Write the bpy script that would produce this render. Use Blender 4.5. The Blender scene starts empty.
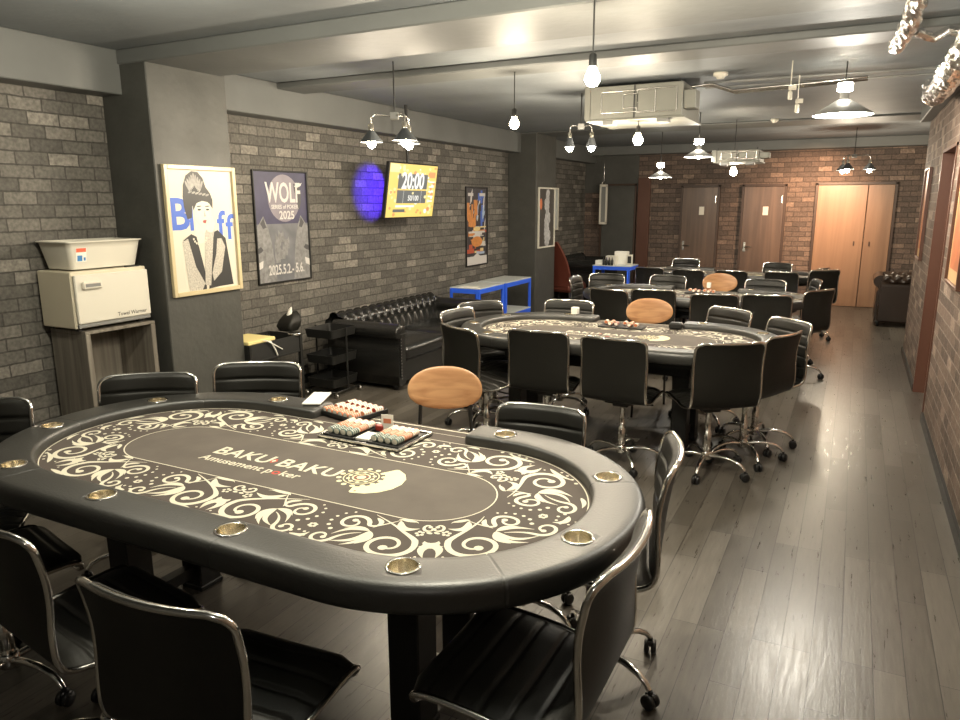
import bpy, math, random
from math import sin, cos, pi, radians as R, hypot, atan2, sqrt, exp
from mathutils import Vector, Matrix, Euler
random.seed(7)
S = bpy.context.scene
C = S.collection

# ------------------------------------------------------------------ materials
MATS = {}
def mat(name, col=(.5,.5,.5), rough=.5, metal=0., emit=None, es=0., noise=0., nscale=20., bump=0., bscale=60., trans=0., spec=None, coat=0.):
    if name in MATS: return MATS[name]
    m = bpy.data.materials.new(name); m.use_nodes = True
    nt = m.node_tree; b = nt.nodes['Principled BSDF']
    b.inputs['Base Color'].default_value = (*col, 1)
    b.inputs['Roughness'].default_value = rough
    b.inputs['Metallic'].default_value = metal
    if spec is not None: b.inputs['Specular IOR Level'].default_value = spec
    if coat: b.inputs['Coat Weight'].default_value = coat; b.inputs['Coat Roughness'].default_value = .15
    if trans: b.inputs['Transmission Weight'].default_value = trans
    if emit: b.inputs['Emission Color'].default_value = (*emit, 1); b.inputs['Emission Strength'].default_value = es
    tc = nt.nodes.new('ShaderNodeTexCoord')
    if noise:
        n = nt.nodes.new('ShaderNodeTexNoise'); n.inputs['Scale'].default_value = nscale; n.inputs['Detail'].default_value = 5
        nt.links.new(tc.outputs['Object'], n.inputs['Vector'])
        mx = nt.nodes.new('ShaderNodeMix'); mx.data_type = 'RGBA'
        mx.inputs['A'].default_value = (*[c*(1-noise) for c in col], 1); mx.inputs['B'].default_value = (*[min(1, c*(1+noise)) for c in col], 1)
        nt.links.new(n.outputs['Fac'], mx.inputs['Factor']); nt.links.new(mx.outputs['Result'], b.inputs['Base Color'])
    if bump:
        n2 = nt.nodes.new('ShaderNodeTexNoise'); n2.inputs['Scale'].default_value = bscale; n2.inputs['Detail'].default_value = 4
        nt.links.new(tc.outputs['Object'], n2.inputs['Vector'])
        bp = nt.nodes.new('ShaderNodeBump'); bp.inputs['Strength'].default_value = bump; bp.inputs['Distance'].default_value = .01
        nt.links.new(n2.outputs['Fac'], bp.inputs['Height']); nt.links.new(bp.outputs['Normal'], b.inputs['Normal'])
    MATS[name] = m
    return m

def brick_mat(name, axis, c1, c2, light, mortar, rough=.75):
    """axis: 'yz' wall parallel to Y, 'xz' wall parallel to X"""
    m = bpy.data.materials.new(name); m.use_nodes = True; nt = m.node_tree; L = nt.links.new
    b = nt.nodes['Principled BSDF']; b.inputs['Roughness'].default_value = rough
    tc = nt.nodes.new('ShaderNodeTexCoord'); sp = nt.nodes.new('ShaderNodeSeparateXYZ'); cb = nt.nodes.new('ShaderNodeCombineXYZ')
    L(tc.outputs['Object'], sp.inputs[0])
    L(sp.outputs['Y' if axis == 'yz' else 'X'], cb.inputs['X']); L(sp.outputs['Z'], cb.inputs['Y'])
    nz = nt.nodes.new('ShaderNodeTexNoise'); nz.inputs['Scale'].default_value = 14; nz.inputs['Detail'].default_value = 3
    L(tc.outputs['Object'], nz.inputs['Vector'])
    ad = nt.nodes.new('ShaderNodeVectorMath'); ad.operation = 'MULTIPLY_ADD'
    L(nz.outputs['Color'], ad.inputs[0]); ad.inputs[1].default_value = (.012, .012, 0); L(cb.outputs[0], ad.inputs[2])
    def br(seedoff):
        t = nt.nodes.new('ShaderNodeTexBrick'); t.inputs['Scale'].default_value = 1
        t.inputs['Brick Width'].default_value = .205; t.inputs['Row Height'].default_value = .080
        t.inputs['Mortar Size'].default_value = .0055; t.inputs['Mortar Smooth'].default_value = .25; t.inputs['Bias'].default_value = seedoff
        L(ad.outputs[0], t.inputs['Vector']); return t
    t = br(-.1)
    t.inputs['Color1'].default_value = (*c1, 1); t.inputs['Color2'].default_value = (*c2, 1); t.inputs['Mortar'].default_value = (*mortar, 1)
    # scattered lighter bricks: a brick texture of black/white with a steep ramp
    t2 = br(-.1)
    t2.inputs['Color1'].default_value = (0,0,0,1); t2.inputs['Color2'].default_value = (1,1,1,1); t2.inputs['Mortar'].default_value = (0,0,0,1)
    rp = nt.nodes.new('ShaderNodeValToRGB'); rp.color_ramp.elements[0].position = .72; rp.color_ramp.elements[1].position = .95
    L(t2.outputs['Color'], rp.inputs[0])
    n1 = nt.nodes.new('ShaderNodeTexNoise'); n1.inputs['Scale'].default_value = 22; n1.inputs['Detail'].default_value = 8; n1.inputs['Roughness'].default_value = .7
    L(tc.outputs['Object'], n1.inputs['Vector'])
    r1 = nt.nodes.new('ShaderNodeValToRGB'); r1.color_ramp.elements[0].position = .35; r1.color_ramp.elements[1].position = .68
    L(n1.outputs['Fac'], r1.inputs[0])
    mu = nt.nodes.new('ShaderNodeMath'); mu.operation = 'MULTIPLY'; L(rp.outputs[0], mu.inputs[0]); L(r1.outputs[0], mu.inputs[1])
    mx = nt.nodes.new('ShaderNodeMix'); mx.data_type = 'RGBA'; L(mu.outputs[0], mx.inputs['Factor']); L(t.outputs['Color'], mx.inputs['A']); mx.inputs['B'].default_value = (*light, 1)
    n3 = nt.nodes.new('ShaderNodeTexNoise'); n3.inputs['Scale'].default_value = 45; n3.inputs['Detail'].default_value = 6
    L(tc.outputs['Object'], n3.inputs['Vector'])
    mr = nt.nodes.new('ShaderNodeMapRange'); mr.inputs['From Min'].default_value = .3; mr.inputs['From Max'].default_value = .7; mr.inputs['To Min'].default_value = .72; mr.inputs['To Max'].default_value = 1.28
    L(n3.outputs['Fac'], mr.inputs['Value'])
    m2 = nt.nodes.new('ShaderNodeVectorMath'); m2.operation = 'SCALE'; L(mx.outputs['Result'], m2.inputs[0]); L(mr.outputs[0], m2.inputs['Scale'])
    L(m2.outputs[0], b.inputs['Base Color'])
    s1 = nt.nodes.new('ShaderNodeMath'); s1.operation = 'MULTIPLY_ADD'; L(t.outputs['Fac'], s1.inputs[0]); s1.inputs[1].default_value = -1.2; L(n1.outputs['Fac'], s1.inputs[2])
    bp = nt.nodes.new('ShaderNodeBump'); bp.inputs['Strength'].default_value = .7; bp.inputs['Distance'].default_value = .008
    L(s1.outputs[0], bp.inputs['Height']); L(bp.outputs['Normal'], b.inputs['Normal'])
    return m

def floor_mat():
    m = bpy.data.materials.new('floor_planks'); m.use_nodes = True; nt = m.node_tree; L = nt.links.new
    b = nt.nodes['Principled BSDF']
    tc = nt.nodes.new('ShaderNodeTexCoord'); sp = nt.nodes.new('ShaderNodeSeparateXYZ'); cb = nt.nodes.new('ShaderNodeCombineXYZ')
    L(tc.outputs['Object'], sp.inputs[0]); L(sp.outputs['Y'], cb.inputs['X']); L(sp.outputs['X'], cb.inputs['Y'])
    t = nt.nodes.new('ShaderNodeTexBrick'); t.inputs['Scale'].default_value = 1
    t.inputs['Brick Width'].default_value = .92; t.inputs['Row Height'].default_value = .105; t.inputs['Mortar Size'].default_value = .0018
    t.inputs['Mortar Smooth'].default_value = .3; t.offset = .37; t.offset_frequency = 3
    t.inputs['Color1'].default_value = (.066,.058,.047,1); t.inputs['Color2'].default_value = (.125,.112,.094,1); t.inputs['Mortar'].default_value = (.018,.015,.012,1)
    L(cb.outputs[0], t.inputs['Vector'])
    mp = nt.nodes.new('ShaderNodeMapping'); mp.inputs['Scale'].default_value = (28, 2.2, 1); L(tc.outputs['Object'], mp.inputs[0])
    n = nt.nodes.new('ShaderNodeTexNoise'); n.inputs['Scale'].default_value = 2.2; n.inputs['Detail'].default_value = 9; n.inputs['Roughness'].default_value = .65
    L(mp.outputs[0], n.inputs['Vector'])
    mr = nt.nodes.new('ShaderNodeMapRange'); mr.inputs['From Min'].default_value = .3; mr.inputs['From Max'].default_value = .7; mr.inputs['To Min'].default_value = .78; mr.inputs['To Max'].default_value = 1.22
    L(n.outputs['Fac'], mr.inputs['Value'])
    m2 = nt.nodes.new('ShaderNodeVectorMath'); m2.operation = 'SCALE'; L(t.outputs['Color'], m2.inputs[0]); L(mr.outputs[0], m2.inputs['Scale'])
    L(m2.outputs[0], b.inputs['Base Color'])
    m3 = nt.nodes.new('ShaderNodeMapRange'); m3.inputs['To Min'].default_value = .17; m3.inputs['To Max'].default_value = .46
    L(n.outputs['Fac'], m3.inputs['Value']); L(m3.outputs[0], b.inputs['Roughness'])
    s1 = nt.nodes.new('ShaderNodeMath'); s1.operation = 'MULTIPLY_ADD'; L(t.outputs['Fac'], s1.inputs[0]); s1.inputs[1].default_value = -1.; L(n.outputs['Fac'], s1.inputs[2])
    bp = nt.nodes.new('ShaderNodeBump'); bp.inputs['Strength'].default_value = .3; bp.inputs['Distance'].default_value = .0025
    L(s1.outputs[0], bp.inputs['Height']); L(bp.outputs['Normal'], b.inputs['Normal'])
    b.inputs['Specular IOR Level'].default_value = .6
    return m

def wood_mat(name, c1, c2, axis='Z', rough=.45, scale=1.):
    m = bpy.data.materials.new(name); m.use_nodes = True; nt = m.node_tree; L = nt.links.new
    b = nt.nodes['Principled BSDF']; b.inputs['Roughness'].default_value = rough
    tc = nt.nodes.new('ShaderNodeTexCoord'); mp = nt.nodes.new('ShaderNodeMapping')
    sc = {'X': (1.2, 22, 22), 'Y': (22, 1.2, 22), 'Z': (22, 22, 1.2)}[axis]
    mp.inputs['Scale'].default_value = tuple(s*scale for s in sc); L(tc.outputs['Object'], mp.inputs[0])
    n = nt.nodes.new('ShaderNodeTexNoise'); n.inputs['Scale'].default_value = 1.; n.inputs['Detail'].default_value = 6; n.inputs['Distortion'].default_value = .6
    L(mp.outputs[0], n.inputs['Vector'])
    rp = nt.nodes.new('ShaderNodeValToRGB'); rp.color_ramp.elements[0].color = (*c1, 1); rp.color_ramp.elements[1].color = (*c2, 1)
    rp.color_ramp.elements[0].position = .32; rp.color_ramp.elements[1].position = .68
    L(n.outputs['Fac'], rp.inputs[0]); L(rp.outputs[0], b.inputs['Base Color'])
    return m

M = {}
M['floor'] = floor_mat()
M['brick_left'] = brick_mat('grey_brick', 'yz', (.095,.089,.078), (.185,.172,.150), (.36,.33,.285), (.068,.063,.055))
M['brick_right'] = brick_mat('brown_brick_side', 'yz', (.080,.052,.036), (.175,.118,.086), (.48,.38,.30), (.21,.165,.13))
M['brick_far'] = brick_mat('brown_brick_far', 'xz', (.085,.062,.050), (.165,.115,.088), (.34,.25,.19), (.055,.042,.035))
M['ceiling'] = mat('hazed_ceiling_paint', (.20,.218,.228), .6, noise=.22, nscale=2.2, bump=.25, bscale=18)  # dark grey paint, lightened and blued so the colour carries the lens haze
M['beam'] = mat('beam_paint', (.125,.130,.125), .55, noise=.15, nscale=3, bump=.2, bscale=14)
M['pillar'] = mat('pillar_paint', (.062,.062,.055), .55, noise=.25, nscale=6, bump=.3, bscale=25)
M['plain_wall'] = mat('plain_dark_wall', (.08,.08,.075), .7, noise=.2, nscale=3)
M['black_leather'] = mat('black_leather', (.013,.0125,.0105), .42, bump=.10, bscale=260, spec=.32)
M['rail_leather'] = mat('rail_leather', (.018,.0175,.015), .43, bump=.10, bscale=120, noise=.2, nscale=5, spec=1.)
M['sofa_leather'] = mat('sofa_leather', (.016,.016,.015), .27, bump=.05, bscale=150, spec=.6)
M['black_fabric'] = mat('black_matte', (.010,.010,.009), .7)
M['black_paint'] = mat('black_paint', (.012,.012,.011), .45)
M['chrome'] = mat('chrome', (.82,.80,.76), .14, 1.)
M['steel'] = mat('brushed_steel', (.62,.60,.56), .25, 1.)
M['brass'] = mat('warm_cup_steel', (.85,.80,.68), .22, 1.)
M['rubber'] = mat('castor_black', (.012,.012,.012), .35)
M['felt_centre'] = mat('felt_centre', (.105,.088,.074), .85, noise=.28, nscale=7, bump=.08, bscale=400)
M['felt'] = mat('felt_brown', (.070,.055,.046), .85, noise=.14, nscale=9, bump=.08, bscale=400)
M['felt_print'] = mat('felt_print_cream', (.64,.60,.48), .8)
M['felt_gold'] = mat('felt_print_gold', (.76,.71,.45), .8)
M['felt_red'] = mat('felt_print_red', (.55,.08,.05), .8)
M['white_plastic'] = mat('white_plastic', (.68,.65,.56), .4)
M['cream_metal'] = mat('cream_enamel', (.66,.60,.46), .35)
M['paper'] = mat('paper', (.85,.83,.76), .7)
M['grey_wood'] = wood_mat('grey_wood', (.12,.105,.085), (.27,.245,.205), 'Z')
M['ply'] = wood_mat('warm_plywood', (.40,.19,.085), (.66,.38,.19), 'X', .32)
M['door_wood'] = wood_mat('dark_door_wood', (.075,.045,.03), (.13,.08,.052), 'Z', .4, .5)
M['orange_wood'] = wood_mat('warm_door_wood', (.20,.115,.066), (.28,.165,.096), 'Z', .42, .4)
M['brown_paint'] = mat('brown_door', (.10,.042,.026), .4)
M['door_gap'] = mat('door_frame_dark', (.05,.028,.018), .5)
M['blue'] = mat('blue_steel', (.03,.13,.85), .4)
M['grey_board'] = mat('grey_board', (.55,.58,.56), .45)
M['metal_unit'] = mat('galvanised', (.20,.20,.175), .5, .2, noise=.12, nscale=8)
M['foil'] = mat('foil_duct', (.75,.73,.70), .25, 1., bump=1.0, bscale=35)
M['bulb'] = mat('bulb_glow', (1,.9,.7), .3, emit=(1,.84,.55), es=40)
M['bulb2'] = mat('bulb_glow_white', (1,.95,.85), .3, emit=(1,.93,.78), es=40)
M['shade_in'] = mat('shade_white', (.85,.84,.8), .5, emit=(1,.97,.9), es=2.2)
M['shade_out'] = mat('shade_grey', (.22,.22,.21), .4)
M['dark_shade'] = mat('dark_shade', (.05,.055,.06), .4)
M['brown_leather'] = mat('red_brown_leather', (.13,.035,.022), .42)
M['sofa_brown'] = mat('dark_brown_leather', (.035,.022,.015), .30)

# ------------------------------------------------------------------ mesh helper
class MB:
    def __init__(s): s.v = []; s.f = []; s.m = []; s.sm = []
    def add(s, vs, fs, mi=0, smooth=False, X=None):
        o = len(s.v)
        for p in vs:
            p = Vector(p); s.v.append(tuple(X @ p if X else p))
        for f in fs: s.f.append(tuple(i+o for i in f)); s.m.append(mi); s.sm.append(smooth)
        return s
    def box(s, c, d, mi=0, rot=None, X=None, bev=0.):
        hx, hy, hz = d[0]/2, d[1]/2, d[2]/2
        if bev:
            b = min(bev, hx*.95, hy*.95, hz*.95)
            vs = []
            for sx in (-1,1):
                for sy in (-1,1):
                    for sz in (-1,1):
                        vs += [(sx*hx, sy*(hy-b), sz*(hz-b)), (sx*(hx-b), sy*hy, sz*(hz-b)), (sx*(hx-b), sy*(hy-b), sz*hz)]
            fs = []
            def I(sx,sy,sz,k): return (((sx>0)*2+(sy>0))*2+(sz>0))*3+k
            for sg in (-1,1):
                q = [(-1,-1),(1,-1),(1,1),(-1,1)]
                if sg < 0: q = q[::-1]
                fs.append([I(sg,a,c_,0) for a,c_ in q]); fs.append([I(c_,sg,a,1) for a,c_ in q]); fs.append([I(a,c_,sg,2) for a,c_ in q])
            for a in (-1,1):
                for c_ in (-1,1):
                    f = [I(-1,a,c_,1), I(1,a,c_,1), I(1,a,c_,2), I(-1,a,c_,2)]; fs.append(f if a*c_ < 0 else f[::-1])
                    f = [I(a,-1,c_,0), I(a,1,c_,0), I(a,1,c_,2), I(a,-1,c_,2)]; fs.append(f if a*c_ > 0 else f[::-1])
                    f = [I(a,c_,-1,0), I(a,c_,1,0), I(a,c_,1,1), I(a,c_,-1,1)]; fs.append(f if a*c_ < 0 else f[::-1])
            for sx in (-1,1):
                for sy in (-1,1):
                    for sz in (-1,1):
                        f = [I(sx,sy,sz,0), I(sx,sy,sz,1), I(sx,sy,sz,2)]; fs.append(f if sx*sy*sz > 0 else f[::-1])
        else:
            vs = [(x*hx, y*hy, z*hz) for x in (-1,1) for y in (-1,1) for z in (-1,1)]
            fs = [(0,1,3,2),(4,6,7,5),(0,4,5,1),(2,3,7,6),(0,2,6,4),(1,5,7,3)]
        T = Matrix.Translation(c)
        if rot: T = T @ Euler(rot).to_matrix().to_4x4()
        if X: T = X @ T
        return s.add(vs, fs, mi, False, T)
    def tube(s, pts, r, n=8, mi=0, cap=True, closed=False, X=None, flat=1.):
        pts = [Vector(p) for p in pts]; k = len(pts)
        rs = r if isinstance(r, (list, tuple)) else [r]*k
        vs = []; up = None
        for i, p in enumerate(pts):
            if closed: t = pts[(i+1) % k]-pts[i-1]
            else: t = pts[min(i+1,k-1)]-pts[max(i-1,0)]
            t.normalize()
            if up is None: up = Vector((0,0,1)) if abs(t.z) < .9 else Vector((1,0,0))
            a = t.cross(up)
            if a.length < 1e-4: a = t.cross(Vector((0,1,0)))
            a.normalize(); b = a.cross(t).normalized(); up = b
            for j in range(n):
                th = 2*pi*j/n; vs.append(p + a*rs[i]*cos(th) + b*rs[i]*flat*sin(th))
        fs = []
        for i in range(k if closed else k-1):
            for j in range(n):
                a0 = i*n+j; a1 = i*n+(j+1) % n; b0 = ((i+1) % k)*n+j; b1 = ((i+1) % k)*n+(j+1) % n
                fs.append((a0, b0, b1, a1))
        s.add(vs, fs, mi, True, X)
        if cap and not closed:
            s.add(vs[:n], [tuple(range(n))], mi, False, X); s.add(vs[-n:], [tuple(range(n))[::-1]], mi, False, X)
        return s
    def lathe(s, prof, n=24, mi=0, X=None, smooth=True, mis=None):
        vs = [(r*cos(2*pi*j/n), r*sin(2*pi*j/n), z) for r, z in prof for j in range(n)]
        for i in range(len(prof)-1):
            fs = [(i*n+j, i*n+(j+1) % n, (i+1)*n+(j+1) % n, (i+1)*n+j) for j in range(n)]
            if i == 0: s_v = vs
            o = len(s.v)
            if i == 0:
                base = o
                for p in vs: s.v.append(tuple(X @ Vector(p)) if X else p)
            for f in fs: s.f.append(tuple(q+base for q in f)); s.m.append(mis[i] if mis else mi); s.sm.append(smooth)
        return s
    def poly(s, pts, mi=0, X=None):
        return s.add(pts, [tuple(range(len(pts)))], mi, False, X)
    def build(s, name, mats, parent=None, loc=None):
        me = bpy.data.meshes.new(name); me.from_pydata(s.v, [], s.f)
        if not isinstance(mats, (list, tuple)): mats = [mats]
        for q in mats: me.materials.append(M[q] if isinstance(q, str) else q)
        me.polygons.foreach_set('material_index', s.m); me.polygons.foreach_set('use_smooth', s.sm)
        me.validate(); me.update()
        o = bpy.data.objects.new(name, me); C.objects.link(o)
        if parent: o.parent = parent
        if loc: o.location = loc
        return o

def tag(o, label=None, cat=None, group=None, kind=None):
    if label: o['label'] = label
    if cat: o['category'] = cat
    if group: o['group'] = group
    if kind: o['kind'] = kind
    return o
def thing(name, label, cat, loc=(0,0,0), rz=0., group=None):
    o = bpy.data.objects.new(name, None); C.objects.link(o); o.empty_display_size = .1
    o.location = loc; o.rotation_euler = (0,0,rz); return tag(o, label, cat, group)
def struct(name, mb, mats, parent=None):
    o = mb.build(name, mats, parent)
    if not parent: o['kind'] = 'structure'
    return o
def kids(o): return [c for c in CH.get(o.name, [])]
CH = {}
def index_children():
    CH.clear()
    for o in bpy.data.objects:
        if o.parent: CH.setdefault(o.parent.name, []).append(o)
def copy_tree(o, parent=None):
    c = o.copy(); C.objects.link(c); c.parent = parent
    for ch in CH.get(o.name, []): copy_tree(ch, c)
    return c

def text_geo(body, size=1., bold=0., align='CENTER', shear=0., spacing=1.):
    cu = bpy.data.curves.new('t', 'FONT'); cu.body = body; cu.size = size; cu.offset = bold*size; cu.align_x = align; cu.align_y = 'CENTER'; cu.shear = shear; cu.space_character = spacing
    cu.resolution_u = 3
    o = bpy.data.objects.new('t', cu); C.objects.link(o)
    dg = bpy.context.evaluated_depsgraph_get(); me = bpy.data.meshes.new_from_object(o.evaluated_get(dg))
    vs = [tuple(v.co) for v in me.vertices]; fs = [tuple(p.vertices) for p in me.polygons]
    bpy.data.objects.remove(o); bpy.data.meshes.remove(me); bpy.data.curves.remove(cu)
    return vs, fs
def add_text(mb, body, size, X, mi, sx=1., **k):
    vs, fs = text_geo(body, size, **k); mb.add([(v[0]*sx, v[1], v[2]) for v in vs], fs, mi, False, X)

# ------------------------------------------------------------------ room constants
XL, XP, XR = -4.55, -4.11, .61
YF, YB = 13.26, -2.2
ZC = 2.65
XR2 = 2.6; YC = 9.35

struct('floor', MB().box(((XL+XR2)/2, (YF+YB)/2, -.05), (XR2-XL+.4, YF-YB+.4, .1)), 'floor')
struct('ceiling', MB().box(((XL+XR2)/2, (YF+YB)/2, ZC+.05), (XR2-XL+.4, YF-YB+.4, .1)), 'ceiling')
struct('wall_left', MB().box((XL-.1, (YF+YB)/2, ZC/2), (.2, YF-YB+.4, ZC)), 'brick_left')
struct('wall_far', MB().box(((XL+XR2)/2, YF+.1, ZC/2), (XR2-XL+.4, .2, ZC)), 'brick_far')
struct('wall_back', MB().box(((XL+XR)/2, YB-.1, ZC/2), (XR-XL+.8, .2, ZC)), 'plain_wall')
struct('wall_side_far', MB().box((XR2+.1, (YF+YC)/2, ZC/2), (.2, YF-YC+.3, ZC)), 'brick_right')
# right wall with a door recess
w = MB(); DY0, DY1, DZ = 6.42, 7.43, 2.10; T = .24
w.box((XR+T/2, (YB+DY0)/2, ZC/2), (T, DY0-YB, ZC)).box((XR+T/2, (DY1+YC)/2, ZC/2), (T, YC-DY1, ZC)).box((XR+T/2, (DY0+DY1)/2, (DZ+ZC)/2), (T, DY1-DY0, ZC-DZ))
struct('wall_right', w, 'brick_right')
d = struct('door_1', MB().box((XR+.15, (DY0+DY1)/2, DZ/2), (.05, DY1-DY0-.05, DZ-.02)), 'brown_paint')
f = MB()
for y in (DY0+.012, DY1-.012): f.box((XR+.11, y, DZ/2), (.24, .024, DZ))
f.box((XR+.11, (DY0+DY1)/2, DZ-.012), (.24, DY1-DY0, .024))
f.build('door_frame', 'brown_paint', d)
MB().tube([(XR+.125, 6.52, .95), (XR+.08, 6.52, .95), (XR+.08, 6.64, .95)], .01).build('door_handle', 'steel', d)
b = MB(); b.box((XR-.008, (YB+DY0)/2, .035), (.016, DY0-YB, .07)).box((XR-.008, (DY1+YC)/2, .035), (.016, YC-DY1, .07))
struct('baseboard_right', b, 'black_paint')
b = MB(); b.box((XL+.008, (3.39+YB)/2, .04), (.016, 3.39-YB, .08)).box((XL+.008, (9.83+4.06)/2, .04), (.016, 9.83-4.06, .08)).box((XL+.008, (YF+10.6)/2, .04), (.016, YF-10.6, .08))
struct('baseboard_left', b, 'black_paint')
# concrete pillars on the left wall
for i, (y0, y1) in enumerate(((3.39, 4.06), (9.83, 10.60))):
    struct('wall_pillar_%s' % ('near', 'middle')[i], MB().box(((XL+XP)/2, (y0+y1)/2, ZC/2), (XP-XL, y1-y0, ZC), bev=.006), 'pillar')
# beams: along the left wall and across the ceiling
lb = MB(); lb.box((XL+.10, (YF+YB)/2, (2.375+ZC)/2), (.20, YF-YB, ZC-2.375), bev=.006); struct('trim_1', lb, 'beam')
def beam(n, y0, y1, z, x0=XL, x1=XR):
    struct('trim_%d' % n, MB().box(((x0+x1)/2, (y0+y1)/2, (z+ZC)/2), (x1-x0, y1-y0, ZC-z), bev=.008), 'beam')
beam(2, 3.375, 4.02, 2.56)
beam(3, 4.86, 5.2, 2.60)
beam(4, 9.815, 10.5, 2.63, XL, XR2)
beam(5, 13.0, 13.26, 2.50, XL, XR2)
beam(6, 0.6, 1.1, 2.56)
struct('trim_7', MB().box((XR-.05, 3.6, 2.58), (.10, 11.4, .16), bev=.005), 'beam')
# far wall doors
def far_door(n, x0, x1, z1, mt, lever=None, split=None, sign=False, frame='door_gap'):
    d = MB(); y = YF-.035
    if split:
        d.box(((x0+split)/2-.002, y, z1/2), (split-x0-.008, .05, z1-.01), bev=.003); d.box(((x1+split)/2+.002, y+.012, z1/2), (x1-split-.008, .05, z1-.01), bev=.003)
    else: d.box(((x0+x1)/2, y, z1/2), (x1-x0, .05, z1-.01), bev=.003)
    o = struct('door_%d' % n, d, mt)
    f = MB()
    for x in (x0-.018, x1+.018): f.box((x, YF-.03, z1/2+.015), (.034, .07, z1+.03))
    f.box(((x0+x1)/2, YF-.03, z1+.02), (x1-x0+.07, .07, .034)); f.build('door_frame', frame, o)
    if lever is not None:
        h = MB(); h.box((lever, y-.03, .93), (.04, .012, .16), bev=.003).tube([(lever, y-.03, .93), (lever, y-.075, .93), (lever+.12, y-.075, .93)], .010); h.build('door_handle', 'steel', o)
    if split:
        for x in (split-.13, split+.09): MB().box((x, y-.03, 1.02), (.02, .012, .07), bev=.003).build('door_pull', 'door_gap', o)
    if sign:
        MB().box(((x0+x1)/2+.04, y-.028, 1.53), (.085, .008, .14), bev=.002).build('door_sign', 'white_plastic', o)
        MB().box((x1-.03, y-.03, 1.72), (.02, .02, .12), bev=.003).build('hinge', 'steel', o)
    return o
far_door(2, -4.20, -3.60, 1.97, 'pillar')
struct('wall_far_panel', MB().box((-4.05, YF-.012, 2.3), (1.0, .024, .9)), 'pillar')
struct('trim_8', MB().box((-3.43, YF-.03, 1.05), (.22, .06, 2.1), bev=.004), 'brown_paint')
far_door(3, -2.74, -2.15, 1.93, 'door_wood', -2.69, None, True)
far_door(4, -1.72, -1.09, 1.93, 'door_wood', -1.66, None, True)
far_door(5, -.59, .50, 1.94, 'orange_wood', None, .13)

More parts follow.
